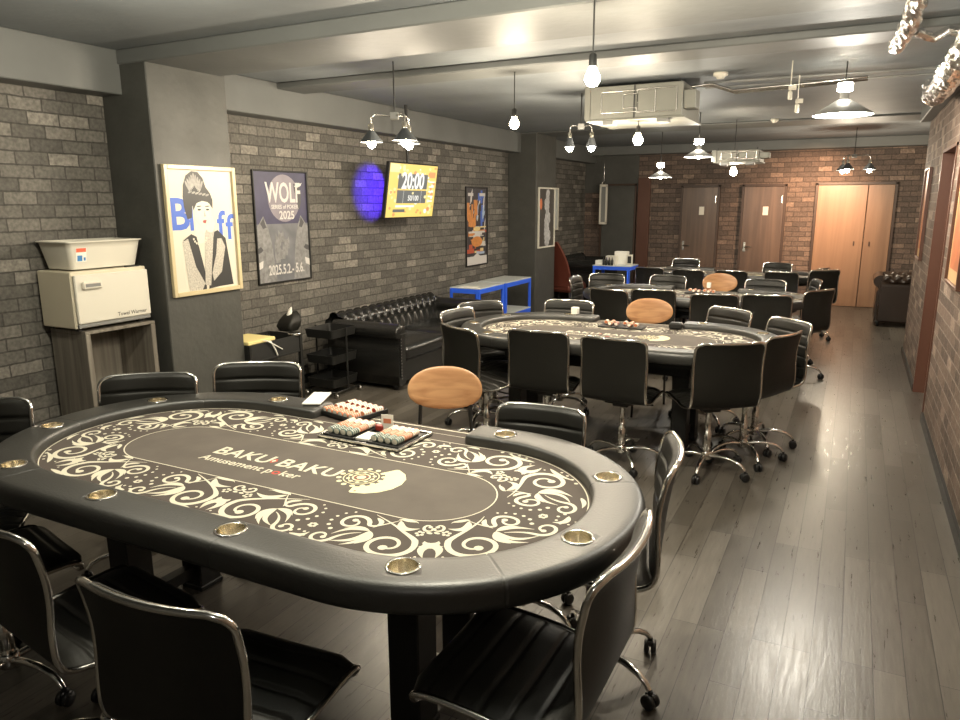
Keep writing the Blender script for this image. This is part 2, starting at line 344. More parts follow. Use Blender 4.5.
# ------------------------------------------------------------------ poker tables
def stad(s, r, L):
    """point on a stadium of radius r, half straight length L at arclength parameter measured at radius .34 equivalent: s in [0,1)"""
    per = 4*L+2*pi*r; q = (s % 1.)*per
    if q < L: return (q, -r), (0,-1)
    q -= L
    if q < pi*r: a = -pi/2+q/r; return (L+r*cos(a), r*sin(a)), (cos(a), sin(a))
    q -= pi*r
    if q < 2*L: return (L-q, r), (0,1)
    q -= 2*L
    if q < pi*r: a = pi/2+q/r; return (-L+r*cos(a), r*sin(a)), (cos(a), sin(a))
    q -= pi*r
    return (-L+q, -r), (0,-1)
TL = .612
def band(s, t, r0=.342):
    p, n = stad(s/(4*TL+2*pi*r0), r0, TL); return (p[0]+n[0]*t, p[1]+n[1]*t)
ZF = .742
def make_table():
    root = thing('poker_table', 'x', 'poker table')
    # rail
    r0 = .56
    prof = [(-.067,.715),(-.070,.740),(-.070,.766),(-.067,.774),(-.062,.779),(-.055,.781),(-.03,.783),(0,.784),(.05,.784),(.070,.783),(.080,.7805),(.088,.775),(.094,.767),(.0965,.757),(.0975,.742),(.097,.725),(.094,.713),(.087,.705),(.077,.702),(.04,.701),(-.05,.701)]
    N = 300; pts = []
    per = 4*TL+2*pi*r0
    # gap for dealer: far side, |x|<.43
    sg0 = (TL+pi*r0+(TL-.435))/per; sg1 = (TL+pi*r0+(TL+.325))/per
    span = 1-(sg1-sg0); seams = [.045,.175,.295,.40,.55,.66,.765,.88]
    vs = []; fs = []; n = len(prof); ss = []
    for i in range(N+1):
        ss.append(sg1+span*i/N)
    for sm_ in seams:
        sm2 = sm_ if sm_ > sg1 else sm_+1
        if sm2 < sg1+span: ss += [sm2-.0012, sm2-.0006, sm2, sm2+.0006, sm2+.0012]
    ss += [sg1+.0015, sg1+.004, sg1+span-.0015, sg1+span-.004]
    ss.sort()
    for s_ in ss:
        p, nn = stad(s_, r0, TL)
        pin = 0
        for sm_ in seams:
            dd = abs(((s_-sm_+.5) % 1)-.5)*per
            pin = max(pin, .0035*max(0, 1-dd/.0035))
        e = min(s_-sg1, sg1+span-s_)*per; er = .014*max(0, 1-e/.014)**2
        for t, z in prof:
            k = (pin+er)
            l = hypot(t, z-.72) or 1
            t2 = t - t/l*k; z2 = z-(z-.72)/l*k
            vs.append((p[0]+nn[0]*t2, p[1]+nn[1]*t2, z2))
    for i in range(len(ss)-1):
        for j in range(n):
            fs.append((i*n+j, i*n+(j+1) % n, (i+1)*n+(j+1) % n, (i+1)*n+j))
    fs.append(tuple(range(n))[::-1]); fs.append(tuple(range((len(ss)-1)*n, len(ss)*n)))
    rb = MB(); rb.add(vs, fs, 0, True); rail = rb.build('rail', 'rail_leather', root)
    cups = [(.27,-1),(.815,-1),(-.285,-1),(-.815,-1)]
    cp = []
    for x in (.257, -.295): cp.append((x, -.56))
    for x in (.805, -.825): cp.append((x, -sqrt(.56**2-(.82-TL)**2)))
    for sx in (1,-1):
        cp.append((sx*(TL+sqrt(.56**2-.17**2)), -.17)); cp.append((sx*(TL+sqrt(.56**2-.30**2)), .30)); cp.append((sx*.585, .56))
    cut = MB()
    for x, y in cp: 
        vv = [(x+.0395*cos(2*pi*j/20), y+.0395*sin(2*pi*j/20), z) for z in (.69,.80) for j in range(20)]
        cut.add(vv, [(j, (j+1) % 20, 20+(j+1) % 20, 20+j) for j in range(20)]+[tuple(range(20))[::-1], tuple(range(20,40))])
    co = cut.build('cut', 'black_paint')
    md = rail.modifiers.new('b', 'BOOLEAN'); md.object = co; md.operation = 'DIFFERENCE'; md.solver = 'EXACT'
    dg = bpy.context.evaluated_depsgraph_get(); me = bpy.data.meshes.new_from_object(rail.evaluated_get(dg))
    rail.modifiers.clear(); rail.data = me; bpy.data.objects.remove(co)
    while len(me.materials) > 1: me.materials.pop(index=1)
    for x, y in cp:
        c = MB(); c.lathe([(.0385,.7845),(.043,.787),(.046,.7855),(.046,.780),(.0385,.778)], 28, 0)
        c.lathe([(.0385,.786),(.0375,.722),(.033,.716),(.0001,.715)], 28, 1)
        c.build('cup_holder', ['chrome', 'brass'], root, (x, y, 0))
    # deck / felt
    fb = MB(); NN = 120
    ring = [stad(i/NN, .515, TL)[0] for i in range(NN)]
    fb.poly([(x, y, ZF) for x, y in ring], 0)
    # dealer side strip of felt reaching to the outer edge
    fb.poly([(-.44,.49,ZF-.0004),(.44,.49,ZF-.0004),(.44,.635,ZF-.0004),(-.44,.635,ZF-.0004)], 0)
    z = [ZF+.0006]
    ctr = [stad(i/100, .205, TL-.02)[0] for i in range(100)]; fb.poly([(x, y, ZF+.0003) for x, y in ctr], 4)
    def zz(): z[0] += .0000008; return z[0]
    def ribbon(pts, ws, mi=1, k_=1.):
        h = zz(); L_ = []; R_ = []; k = len(pts)
        for i, p in enumerate(pts):
            a = pts[max(i-1,0)]; b_ = pts[min(i+1,k-1)]; dx, dy = b_[0]-a[0], b_[1]-a[1]; l = hypot(dx,dy) or 1
            nx, ny = -dy/l, dx/l; w_ = ws[i]*1.15 if isinstance(ws, list) else ws
            L_.append((p[0]+nx*w_/2, p[1]+ny*w_/2, h)); R_.append((p[0]-nx*w_/2, p[1]-ny*w_/2, h))
        fb.add(R_+L_, [(i, i+1, k+i+1, k+i) for i in range(k-1)], mi)
    def disc(c, r, mi=1, n=12, e=1., a=0):
        h = zz(); fb.poly([(c[0]+r*cos(2*pi*j/n)*cos(a)-r*e*sin(2*pi*j/n)*sin(a), c[1]+r*cos(2*pi*j/n)*sin(a)+r*e*sin(2*pi*j/n)*cos(a), h) for j in range(n)], mi)
    # race line
    rl = [stad(i/160, .205, TL-.02)[0] for i in range(161)]; ribbon(rl, .0045)
    # outer line on the dealer side & edge
    ribbon([(-.435,.615),(.435,.615)], .008); ribbon([(-.435,.56),(.435,.56)], .003)
    rl = [stad(i/200, .481, TL)[0] for i in range(201)]; 
    ribbon(rl, .004)
    PER = 4*TL+2*pi*.342; NM = 12; ml = PER/NM
    def T_(s0, fl, p):
        return band(s0+fl*p[0], max(-.130, min(.126, p[1]*1.04)))
    def curve(s0, fl, pts, ws): ribbon([T_(s0, fl, p) for p in pts], ws)
    def spiral(s0, fl, c, r1, r2, a0, turns, w1, w2, sg=1, blob=.012, tail=None):
        k = int(26*turns)+8; pts = []; ws = []
        if tail:
            p0 = (c[0]+r1*cos(a0), c[1]+r1*sin(a0))
            td = (-sg*sin(a0), sg*cos(a0))
            for i in range(9):
                u = i/9; q = 1-u
                b0 = tail; b2 = p0; b1 = (p0[0]-td[0]*.05, p0[1]-td[1]*.05)
                pts.append((q*q*b0[0]+2*q*u*b1[0]+u*u*b2[0], q*q*b0[1]+2*q*u*b1[1]+u*u*b2[1])); ws.append(.002+(w1-.002)*u)
        for i in range(k+1):
            u = i/k; r = r1+(r2-r1)*u**.8; a = a0+sg*2*pi*turns*u
            pts.append((c[0]+r*cos(a), c[1]+r*sin(a))); ws.append((w1+(w2-w1)*u) if tail else (.002+(w1-.002)*min(1, u*4) if u < .25 else w1+(w2-w1)*(u-.25)/.75))
        curve(s0, fl, pts, ws); disc(T_(s0, fl, pts[-1]), blob)
    def leaf(s0, fl, a, b_, w_, bend=0.):
        k = 10; pts = []; ws = []
        dx, dy = b_[0]-a[0], b_[1]-a[1]
        for i in range(k+1):
            u = i/k; o = bend*sin(pi*u)
            pts.append((a[0]+dx*u-dy*o, a[1]+dy*u+dx*o)); ws.append(max(.0008, w_*sin(pi*u**.75)**.9 if 0 < u < 1 else .0008))
        curve(s0, fl, pts, ws)
    def dots(s0, fl, c, r, a0, a1, n_, d0, d1):
        for i in range(n_):
            u = i/max(1, n_-1); a = a0+(a1-a0)*u; disc(T_(s0, fl, (c[0]+r*cos(a), c[1]+r*sin(a))), d0+(d1-d0)*u, n=9)
    def flower(s0, fl, c, r):
        for i in range(5): disc(T_(s0, fl, (c[0]+r*cos(i*2*pi/5), c[1]+r*sin(i*2*pi/5))), r*.52, n=9)
    for k in range(NM):
        s0 = (k+.5)*ml; fl = 1 if k % 2 == 0 else -1
        v = k % 4
        # large scroll sitting on the outer side
        spiral(s0, fl, (-.075,.030), .078, .020, R(-150), 1.35, .017, .007, -1, .014, tail=(.06,-.118))
        dots(s0, fl, (-.075,.030), .100, R(70), R(165), 7, .0075, .0035)
        # smaller counter scroll
        spiral(s0, fl, (.095,-.045), .052, .014, R(200), 1.2, .013, .006, 1, .010, tail=(-.03,-.120))
        # upper hook
        spiral(s0, fl, (.125,.066), .038, .012, R(170), 1.0, .012, .006, -1, .009, tail=(.03,.0))
        # acanthus fan
        for j, (aa, ll) in enumerate(((95,.085),(75,.11),(55,.12),(35,.11),(14,.08))):
            leaf(s0, fl, (.015,-.02), (.015+ll*cos(R(aa)), -.02+ll*sin(R(aa))), .019-.002*j, .22 if j < 3 else -.2)
        leaf(s0, fl, (-.03,-.115), (-.135,-.085), .022, -.25)
        leaf(s0, fl, (-.02,-.118), (-.115,-.118), .014, .2)
        leaf(s0, fl, (-.165,.0), (-.205,.085), .024, .3); leaf(s0, fl, (-.17,-.01), (-.225,.02), .018, -.3)
        leaf(s0, fl, (.045,-.1), (.02,-.04), .014, .3)
        leaf(s0, fl, (-.16,.105), (-.06,.122), .016, -.15); leaf(s0, fl, (.05,.112), (.11,.116), .014, .1)
        dots(s0, fl, (.095,-.045), .070, R(-60), R(60), 6, .0045, .0075)
        flower(s0, fl, (-.145,-.055), .0115); flower(s0, fl, (.19,.02), .010)
        disc(T_(s0, fl, (-.205,-.06)), .010, e=.6); disc(T_(s0, fl, (-.19,-.085)), .007)
        spiral(s0, fl, (-.215,-.095), .028, .009, R(20), .9, .009, .005, 1, .007)
        if v in (1, 2): dots(s0, fl, (.2,.09), .03, R(100), R(330), 6, .004, .006)
        else: leaf(s0, fl, (.165,.09), (.215,.06), .018, .3)
    # centre writing, read from the near side
    def tx(body, sz, x, y, mi, **kw):
        add_text(fb, body, sz, Matrix.Translation((x, y, ZF+.0012)), mi, **kw)
    tx('BAKU', .104, -.250, .0, 1, bold=.02, spacing=1.04); tx('BAKU', .104, .062, .0, 1, bold=.02, spacing=1.04)
    fb.poly([(-.103,.025,ZF+.001),(-.118,.002,ZF+.001),(-.103,-.021,ZF+.001),(-.088,.002,ZF+.001)], 2)
    fb.poly([(-.103,.015,ZF+.0013),(-.111,.002,ZF+.0013),(-.103,-.011,ZF+.0013),(-.095,.002,ZF+.0013)], 1)
    xx = -.385
    for wd_, mi_ in (('Amusement p', 1), ('o', 2), ('ker', 1)):
        vs_, fs_ = text_geo(wd_, .062, bold=.016, align='LEFT'); x0_ = min(v[0] for v in vs_)
        fb.add(vs_, fs_, mi_, False, Matrix.Translation((xx-x0_, -.082-(0 if mi_ == 1 else 0), ZF+.0012))); xx += max(v[0] for v in vs_)-x0_+.005
    # crest: ring of chips + fan of cards
    cx, cy = .292, .012
    for i in range(7):
        a = R(58-22*i); X = Matrix.Translation((cx+.03, cy, ZF+.0010+i*.00003)) @ Matrix.Rotation(a, 4, 'Z')
        fb.poly([tuple(X @ Vector(p)) for p in ((.01,-.032,0),(.118,-.032,0),(.125,-.025,0),(.125,.025,0),(.118,.032,0),(.01,.032,0))], 3)
        fb.poly([tuple(X @ Vector(p)) for p in ((.105,-.018,.00002),(.113,-.018,.00002),(.113,-.010,.00002),(.105,-.010,.00002))], 2)
    z[0] = ZF+.0014; disc((cx-.005, cy), .083, 4, 30); z[0] = ZF+.0018
    def arc_ring(r, w_, mi=3): ribbon([(cx-.005+r*cos(2*pi*i/40), cy+r*sin(2*pi*i/40)) for i in range(41)], w_, mi)
    arc_ring(.062, .004); arc_ring(.046, .003); arc_ring(.030, .006)
    for i in range(14):
        a = 2*pi*i/14; fb_p = (cx-.005+.079*cos(a), cy+.079*sin(a)); disc(fb_p, .010, 3, 8)
    for i in range(10):
        a = 2*pi*i/10; disc((cx-.005+.046*cos(a), cy+.046*sin(a)), .008, 3, 6)
    disc((cx-.005, cy), .017, 3, 14); flower_c = None
    for i in range(8):
        a = 2*pi*i/8; disc((cx-.005+.023*cos(a), cy+.023*sin(a)), .0035, 2, 6)
    fb.build('felt', ['felt', 'felt_print', 'felt_red', 'felt_gold', 'felt_centre'], root)
    # deck body
    db = MB(); N2 = 80
    ring = [stad(i/N2, .52, TL)[0] for i in range(N2)]
    vv = [(x, y, .655) for x, y in ring]+[(x, y, ZF-.004) for x, y in ring]
    db.add(vv, [(j, (j+1) % N2, N2+(j+1) % N2, N2+j) for j in range(N2)], 0, True); db.poly(vv[:N2][::-1]); db.poly(vv[N2:])
    db.box((0, .575, (.655+ZF-.003)/2), (.87, .13, ZF-.003-.655), bev=.006)
    db.box((-.07, 0, .60), (1.48, .56, .11), bev=.01)
    db.build('deck', 'black_paint', root)
    for sx in (-1, 1):
        for sy in (-1, 1):
            l = MB(); l.box((0,0,.285), (.115, .115, .57), bev=.005); l.box((0,0,.012), (.125,.125,.024), bev=.004)
            l.build('leg', 'black_paint', root, (.60 if sx > 0 else -.74, sy*.17, 0))
        l = MB(); l.box((.60 if sx > 0 else -.74, 0, .09), (.05, .25, .05)); l.build('foot_brace', 'black_paint', root)
    return root

tbl = make_table(); index_children()
spots = [((-1.742,1.925,0), 1., 1., 'black racetrack poker table nearest the camera, with chip racks and a scrollwork felt'),
         ((-1.49,5.03,0), .91, .98, 'second poker table from the camera, its rail in front of the leather sofa'),
         ((-1.42,7.52,0), .88, .90, 'third poker table from the camera, its left end by the middle pillar'),
         ((-1.40,10.05,0), .86, .80, 'farthest poker table, in front of the two dark doors')]
tables = []
for i, (loc, sx, sy, lab) in enumerate(spots):
    t = tbl if i == 0 else copy_tree(tbl)
    t.location = loc; t.scale = (sx, sy, 1); tag(t, lab, 'poker table', 'poker tables down the room'); tables.append(t)

# ------------------------------------------------------------------ office chairs
PR = [(.205,.430),(.203,.452),(.190,.468),(.16,.475),(.10,.473),(.01,.462),(-.06,.450),(-.13,.452),(-.175,.464),(-.205,.49),(-.222,.53),(-.234,.60),(-.244,.68),(-.256,.76),(-.270,.83),(-.285,.875)]
def resample(P, ds):
    # catmull-rom then even spacing
    out = []
    for i in range(len(P)-1):
        p0 = P[max(i-1,0)]; p1 = P[i]; p2 = P[i+1]; p3 = P[min(i+2,len(P)-1)]
        for j in range(12):
            t = j/12; out.append(tuple(.5*(2*p1[k]+(p2[k]-p0[k])*t+(2*p0[k]-5*p1[k]+4*p2[k]-p3[k])*t*t+(3*p1[k]-p0[k]-3*p2[k]+p3[k])*t**3) for k in (0,1)))
    out.append(P[-1]); d = [0]
    for a, b in zip(out, out[1:]): d.append(d[-1]+hypot(b[0]-a[0], b[1]-a[1]))
    n = int(d[-1]/ds); res = []; j = 0
    for i in range(n+1):
        q = d[-1]*i/n
        while j < len(d)-2 and d[j+1] < q: j += 1
        u = (q-d[j])/max(1e-9, d[j+1]-d[j]); res.append((out[j][0]+(out[j+1][0]-out[j][0])*u, out[j][1]+(out[j+1][1]-out[j][1])*u))
    return res, d[-1]
HW = .218
def shell_pt(prof, i, x, off):
    n = len(prof); a = prof[max(i-1,0)]; b = prof[min(i+1,n-1)]; ty, tz = b[0]-a[0], b[1]-a[1]; l = hypot(ty,tz); ny, nz = tz/l, -ty/l   # normal towards sitter
    y, z = prof[i]; wgt = max(0., min(1., (z-.47)/.3)); wgt = wgt*wgt*(3-2*wgt)
    seat = max(0, 1-abs(z-.455)/.03)
    return (x, y+ny*off+.038*wgt*(x/HW)**2, z+nz*off+.010*seat*(x/HW)**2)
def make_chair():
    root = thing('office_chair', 'x', 'chair')
    prof, L_ = resample(PR, .0055); n = len(prof); ds = L_/(n-1)
    split = max(i for i, p in enumerate(prof) if p[1] < .475 and p[0] < -.1)
    rc = .045
    def halfw(i):
        e = min(i*ds, L_-i*ds)
        return HW if e >= rc else HW-rc+sqrt(max(0, rc*rc-(rc-e)**2))
    def pad(i):
        s_ = i*ds; g = 1.
        for q in (.07,.14,.21,.28,.35, L_-.38,L_-.30,L_-.225,L_-.15,L_-.08):
            g = min(g, 1-exp(-((s_-q)/.0065)**2))
        return g
    def piece(i0, i1, name):
        NX = 8; m = MB(); fr = []; bk = []
        for i in range(i0, i1+1):
            hw = halfw(i)-.006
            endt = min(1., min(i, n-1-i)*ds/.02)
            for j in range(NX+1):
                x = -hw+2*hw*j/NX; u = abs(2*j/NX-1)
                edge = sqrt(max(0, 1-u**6)); g = pad(i)
                fr.append(shell_pt(prof, i, x, (.004+.021*(.45+.55*g if name == 'backrest' else .65+.35*g)*edge*(.4+.6*endt))))
            for j in range(NX+1):
                x = -hw+2*hw*j/NX; bk.append(shell_pt(prof, i, x, -.006))
        k = NX+1; rows = i1-i0
        m.add(fr, [(r_*k+j, r_*k+j+1, (r_+1)*k+j+1, (r_+1)*k+j) for r_ in range(rows) for j in range(NX)], 0, True)
        m.add(bk, [(r_*k+j, (r_+1)*k+j, (r_+1)*k+j+1, r_*k+j+1) for r_ in range(rows) for j in range(NX)], 0, True)
        for j in (0, NX):
            vv = [fr[r_*k+j] for r_ in range(rows+1)]+[bk[r_*k+j] for r_ in range(rows+1)]; q = rows+1
            m.add(vv, [(r_, r_+1, q+r_+1, q+r_) if j else (r_, q+r_, q+r_+1, r_+1) for r_ in range(rows)], 0, True)
        for r_ in (0, rows):
            vv = fr[r_*k:(r_+1)*k]+bk[r_*k:(r_+1)*k]; m.add(vv, [(j, k+j, k+j+1, j+1) if r_ == rows else (j, j+1, k+j+1, k+j) for j in range(NX)], 0, True)
        return m.build(name, 'black_leather', root)
    piece(0, split, 'seat'); piece(split, n-1, 'backrest')
    # chrome rim all the way round
    path = []
    idx = list(range(0, n, 2)); 
    if idx[-1] != n-1: idx.append(n-1)
    for i in idx: path.append(shell_pt(prof, i, -halfw(i), .0))
    hwT = halfw(n-1)
    for j in range(1, 8): path.append(shell_pt(prof, n-1, -hwT+2*hwT*j/8, .0))
    for i in idx[::-1]: path.append(shell_pt(prof, i, halfw(i), .0))
    hw0 = halfw(0)
    for j in range(1, 8): path.append(shell_pt(prof, 0, hw0-2*hw0*j/8, .0))
    m = MB(); m.tube(path, .0095, 8, closed=True); m.build('frame', 'chrome', root)
    m = MB(); m.lathe([(.0001,.445),(.03,.445),(.03,.40),(.019,.395),(.019,.26),(.026,.255),(.026,.10),(.0001,.10)], 16, mis=[0,0,0,0,0,0,0])
    m.build('column', 'chrome', root)
    m = MB(); m.box((0,0,.432), (.20,.18,.018), bev=.004); m.box((0,0,.415), (.11,.12,.03), bev=.006); m.tube([(.03,.02,.412),(.16,.04,.410),(.20,.04,.414)], .006, 6); m.build('seat_mount', 'black_paint', root)
    m = MB(); m.lathe([(.0001,.135),(.030,.133),(.036,.125),(.036,.085),(.030,.078),(.0001,.078)], 16); m.build('hub', 'chrome', root)
    for k in range(5):
        a = 2*pi*k/5+pi/2
        ca, sa = cos(a), sin(a)
        P = [(.02,.105),(.09,.118),(.16,.118),(.215,.106),(.25,.088),(.268,.066)]
        m = MB(); m.tube([(r*ca, r*sa, z) for r, z in P], [.016,.0155,.0145,.0135,.0125,.0115], 10, flat=.75); leg = m.build('leg', 'chrome', root)
        cs = MB(); X = Matrix.Translation((.272*ca, .272*sa, 0)) @ Matrix.Rotation(a+.9*(k-2), 4, 'Z')
        for sx in (-1, 1):
            Xw = X @ Matrix.Translation((0, sx*.013, .027)) @ Matrix.Rotation(pi/2, 4, 'X')
            cs.lathe([(.0001,-.0095),(.022,-.0095),(.027,-.006),(.027,.006),(.022,.0095),(.0001,.0095)], 14, X=Xw)
        cs.tube([(0,0,.066),(0,0,.04)], .009, 8, X=X); cs.box((0,0,.044), (.04,.016,.022), X=X, bev=.005)
        cs.build('castor', 'rubber', leg)
    return root
ch0 = make_chair(); index_children()
GR = ['office chairs around the nearest poker table', 'office chairs around the second poker table', 'office chairs around the third poker table', 'office chairs around the farthest poker table']
CHAIRS = [
 # back-top midpoint x, y, rotation deg, group, scale, label
 (-.375,1.56,90,0,1.03,'black chair at the near right of the nearest table, whole seat in view'),
 (-.445,2.35,104,0,1,'ribbed black office chair at the far right end of the nearest table, seen edge-on'),
 (-1.255,.88,4,0,1,'black office chair nearest the camera, its plain back with thick curved chrome top rim'),
 (-1.965,.955,-9,0,1,'black office chair cut off by the left edge of the photo, beside the nearest chair'),
 (-2.60,1.00,-14,0,1,'black chair mostly outside the left edge of the photo, only its star base showing'),
 (-2.97,2.31,218,0,1,'ribbed black chair beyond the nearest table, in front of the grey wooden stand'),
 (-2.68,2.74,210,0,1,'ribbed black chair beyond the nearest table, in front of the near pillar'),
 (-3.22,1.64,228,0,1,'ribbed black chair at the left end of the nearest table, cut by the photo edge'),
 (-1.09,2.72,184,0,.87,'ribbed black chair beyond the nearest table, right of the oval wooden chair'),
 (-2.31,4.13,-28,1,.97,'black chair at the left near side of the second table, turned toward the sofa'),
 (-1.755,4.22,4,1,.93,'black chair back on the near side of the second table, second from its left'),
 (-1.245,4.17,-3,1,.95,'black chair back on the near side of the second table, third from its left'),
 (-.555,4.33,34,1,.98,'largest black chair back at the near right corner of the second table, turned left'),
 (-.29,4.80,66,1,.95,'black chair seen edge-on at the right end of the second table'),
 (-.31,5.42,135,1,.95,'ribbed black chair at the far right corner of the second table, facing the camera'),
 (-.77,5.81,146,1,.95,'ribbed black chair beyond the right half of the second table'),
 (-2.07,5.73,185,1,.95,'ribbed black chair beyond the second table, small white box in front of it'),
 (-2.73,5.31,236,1,.95,'ribbed black chair at the left end of the second table, before the blue racks'),
 (-2.70,4.83,262,1,.95,'narrow ribbed chair at the left end of the second table, beside the sofa arm'),
 (-2.04,6.62,-14,2,.93,'black chair back on the near side of the third table, leftmost'),
 (-1.63,6.76,8,2,.93,'black chair back on the near side of the third table, behind the oval wooden chair'),
 (-1.05,6.64,12,2,.93,'black chair back on the near side of the third table, third from left'),
 (-.63,6.80,8,2,.95,'black chair back on the near side of the third table, rightmost of the row'),
 (-.20,7.40,55,2,.95,'black chair at the right end of the third table, tilted back seen from behind'),
 (-.27,8.35,105,2,.93,'chair at the far right corner of the third table, only its bright curved rim showing'),
 (-.78,8.20,176,2,.93,'ribbed black chair beyond the third table, right of the oval wooden chair'),
 (-1.80,8.20,175,2,.93,'ribbed black chair beyond the third table, left of the oval wooden chair'),
 (-2.48,8.10,184,2,.93,'ribbed black chair beyond the left end of the third table'),
 (-2.82,7.85,270,2,.88,'black chair with bright rim left of the third table, by the red-brown lounge chair'),
 (-2.34,9.40,-6,3,.87,'black chair back near the blue shelf, leftmost at the farthest table'),
 (-1.82,9.28,0,3,.87,'black chair back on the near side of the farthest table, second from left'),
 (-1.31,9.36,1,3,.87,'black chair back on the near side of the farthest table, third from left'),
 (-.74,9.45,1,3,.87,'black chair back on the near side of the farthest table, fourth from left'),
 (-.25,9.62,35,3,.9,'black chair at the near right corner of the farthest table, against the orange door'),
 (-.86,10.52,160,3,.9,'ribbed reddish-lit chair beyond the right half of the farthest table'),
 (-2.12,10.75,173,3,.9,'ribbed black chair beyond the left half of the farthest table'),
 (-.28,10.25,70,3,.87,'chair at the far right end of the farthest table, only its rounded top showing'),
]
for i, (x, y, rz, g, sc, lab) in enumerate(CHAIRS):
    c = ch0 if i == 0 else copy_tree(ch0)
    a = R(rz); c.location = (x-sin(a)*.285*sc, y+cos(a)*.285*sc, 0); c.rotation_euler = (0,0,a); c.scale = (sc, sc, max(1., sc) if sc >= .9 else .97)
    tag(c, lab, 'chair', GR[g])

# oval-back wooden dealer chairs
def make_dealer():
    root = thing('dealer_chair', 'x', 'chair')
    def oval(a, b, cz, cy, curv, th, n=40, rings=7):
        m = MB(); fr = []; 
        for side in (1, -1):
            vs = []; 
            for q in range(rings+1):
                k = sin(pi/2*q/rings)
                for j in range(n):
                    th_ = 2*pi*j/n; x = a*k*(abs(cos(th_))**.9)*(1 if cos(th_) > 0 else -1); z_ = b*k*(abs(sin(th_))**.9)*(1 if sin(th_) > 0 else -1)
                    d_ = th/2*sqrt(max(0, 1-k**8))
                    vs.append((x, cy+curv*(x/a)**2-z_*.12+side*d_, cz+z_))
            fs = [(q*n+j, q*n+(j+1) % n, (q+1)*n+(j+1) % n, (q+1)*n+j) for q in range(rings) for j in range(n)]
            if side > 0: fs = [f_[::-1] for f_ in fs]
            m.add(vs, fs, 0, True)
        return m
    oval(.20,.105,.80,-.20,.045,.016).build('backrest', 'ply', root)
    m = MB(); n = 40
    for zt, rev in ((.455, False), (.435, True)):
        pts = [(.205*cos(2*pi*j/n)*(1-.08*sin(2*pi*j/n)), .195*sin(2*pi*j/n)+.0, zt) for j in range(n)]
        m.poly(pts[::-1] if rev else pts)
    p0 = [(.205*cos(2*pi*j/n)*(1-.08*sin(2*pi*j/n)), .195*sin(2*pi*j/n), z_) for z_ in (.435,.455) for j in range(n)]
    m.add(p0, [(j, (j+1) % n, n+(j+1) % n, n+j) for j in range(n)], 0, True); m.build('seat', 'ply', root)
    for sx in (-1, 1):
        m = MB(); m.tube([(sx*.13,-.185,.80),(sx*.135,-.175,.70),(sx*.145,-.16,.52),(sx*.15,-.15,.43),(sx*.16,-.17,.25),(sx*.175,-.215,.0)], .010, 8); m.build('leg', 'black_paint', root)
        m = MB(); m.tube([(sx*.15,-.15,.43),(sx*.15,.14,.43),(sx*.16,.165,.36),(sx*.175,.205,0)], .010, 8); m.build('leg', 'black_paint', root)
    MB().tube([(-.16,.165,.20),(.16,.165,.20)], .008, 6).build('stretcher', 'black_paint', root)
    return root
dc = make_dealer(); index_children()
for i, (x, y, rz, sc, lab) in enumerate(((-1.715,2.99,206,.90,'chair with an oval plywood back at the dealer side of the nearest table'),
                               (-1.46,5.93,204,.95,'chair with an oval plywood back at the dealer side of the second table'),
                               (-1.30,8.42,203,.95,'chair with an oval plywood back at the dealer side of the third table'))):
    c = dc if i == 0 else copy_tree(dc); a = R(rz); c.location = (x-sin(a)*.2, y+cos(a)*.2, 0); c.rotation_euler = (0,0,a); c.scale = (sc,sc,1)
    tag(c, lab, 'chair', 'oval-back dealer chairs')

# ------------------------------------------------------------------ chips and racks
M['chip_orange'] = mat('chip_orange', (.62,.20,.09), .45); M['chip_white'] = mat('chip_white', (.82,.78,.66), .45)
M['chip_green'] = mat('chip_green', (.05,.10,.085), .4); M['chip_blue'] = mat('chip_blue', (.09,.14,.22), .4); M['chip_red'] = mat('chip_red', (.35,.04,.025), .4)
def chip_proto(colour, edge):
    m = MB(); prof = [(.0001, -.027)]
    n = 16
    for i in range(n):
        z0 = -.027+.054*i/n; prof += [(.0165, z0), (.0190, z0+.0005), (.0190, z0+.0029), (.0165, z0+.0033)]
    prof += [(.0001, .027)]
    mis = [1 if (i//4) % 4 == 0 else 0 for i in range(len(prof)-1)]
    m.lathe(prof, 14, X=Matrix.Rotation(pi/2, 4, 'X'), mis=mis)
    return m.build('chip_stack', ['chip_'+colour, 'chip_'+edge])
PRO = {}
def put_stack(col, edge, loc, rz, label, group):
    k = col+edge
    if k not in PRO: PRO[k] = chip_proto(col, edge); o = PRO[k]
    else: o = PRO[k].copy(); C.objects.link(o)
    o.location = loc; o.rotation_euler = (0,0,rz); o.scale = (.82,.86,.70); tag(o, label, 'poker chips', group)
def rack(cx, cy, z, rz, w_, d_, h, nt, rows, name, label, pl):
    t = thing('chip_rack', label, 'chip rack', (cx, cy, z), rz)
    m = MB(); m.box((0,0,.004), (w_, d_, .008), bev=.002)
    for sx in (-1,1): m.box((sx*(w_/2-.003),0,h/2), (.006, d_, h), bev=.002)
    for sy in (-1,1): m.box((0,sy*(d_/2-.003),h/2), (w_, .006, h), bev=.002)
    m.build('tray', 'black_paint', t)
    X = Matrix.Translation((cx,cy,z)) @ Matrix.Rotation(rz,4,'Z')
    for i in range(nt):
        for j, (col, edge) in enumerate(rows):
            x = -w_/2+.008+.0195+(w_-.016-.039)*i/(nt-1); y = -d_/2+.038+j*(d_-.076)/(len(rows)-1)
            p = X @ Vector((x, y, .0215)); put_stack(col, edge, p, rz, '%s poker chips standing on edge in the %s' % (pl[j], name), '%s chips in the %s' % (pl[j], name))
    return t
ZT = ZF+.002
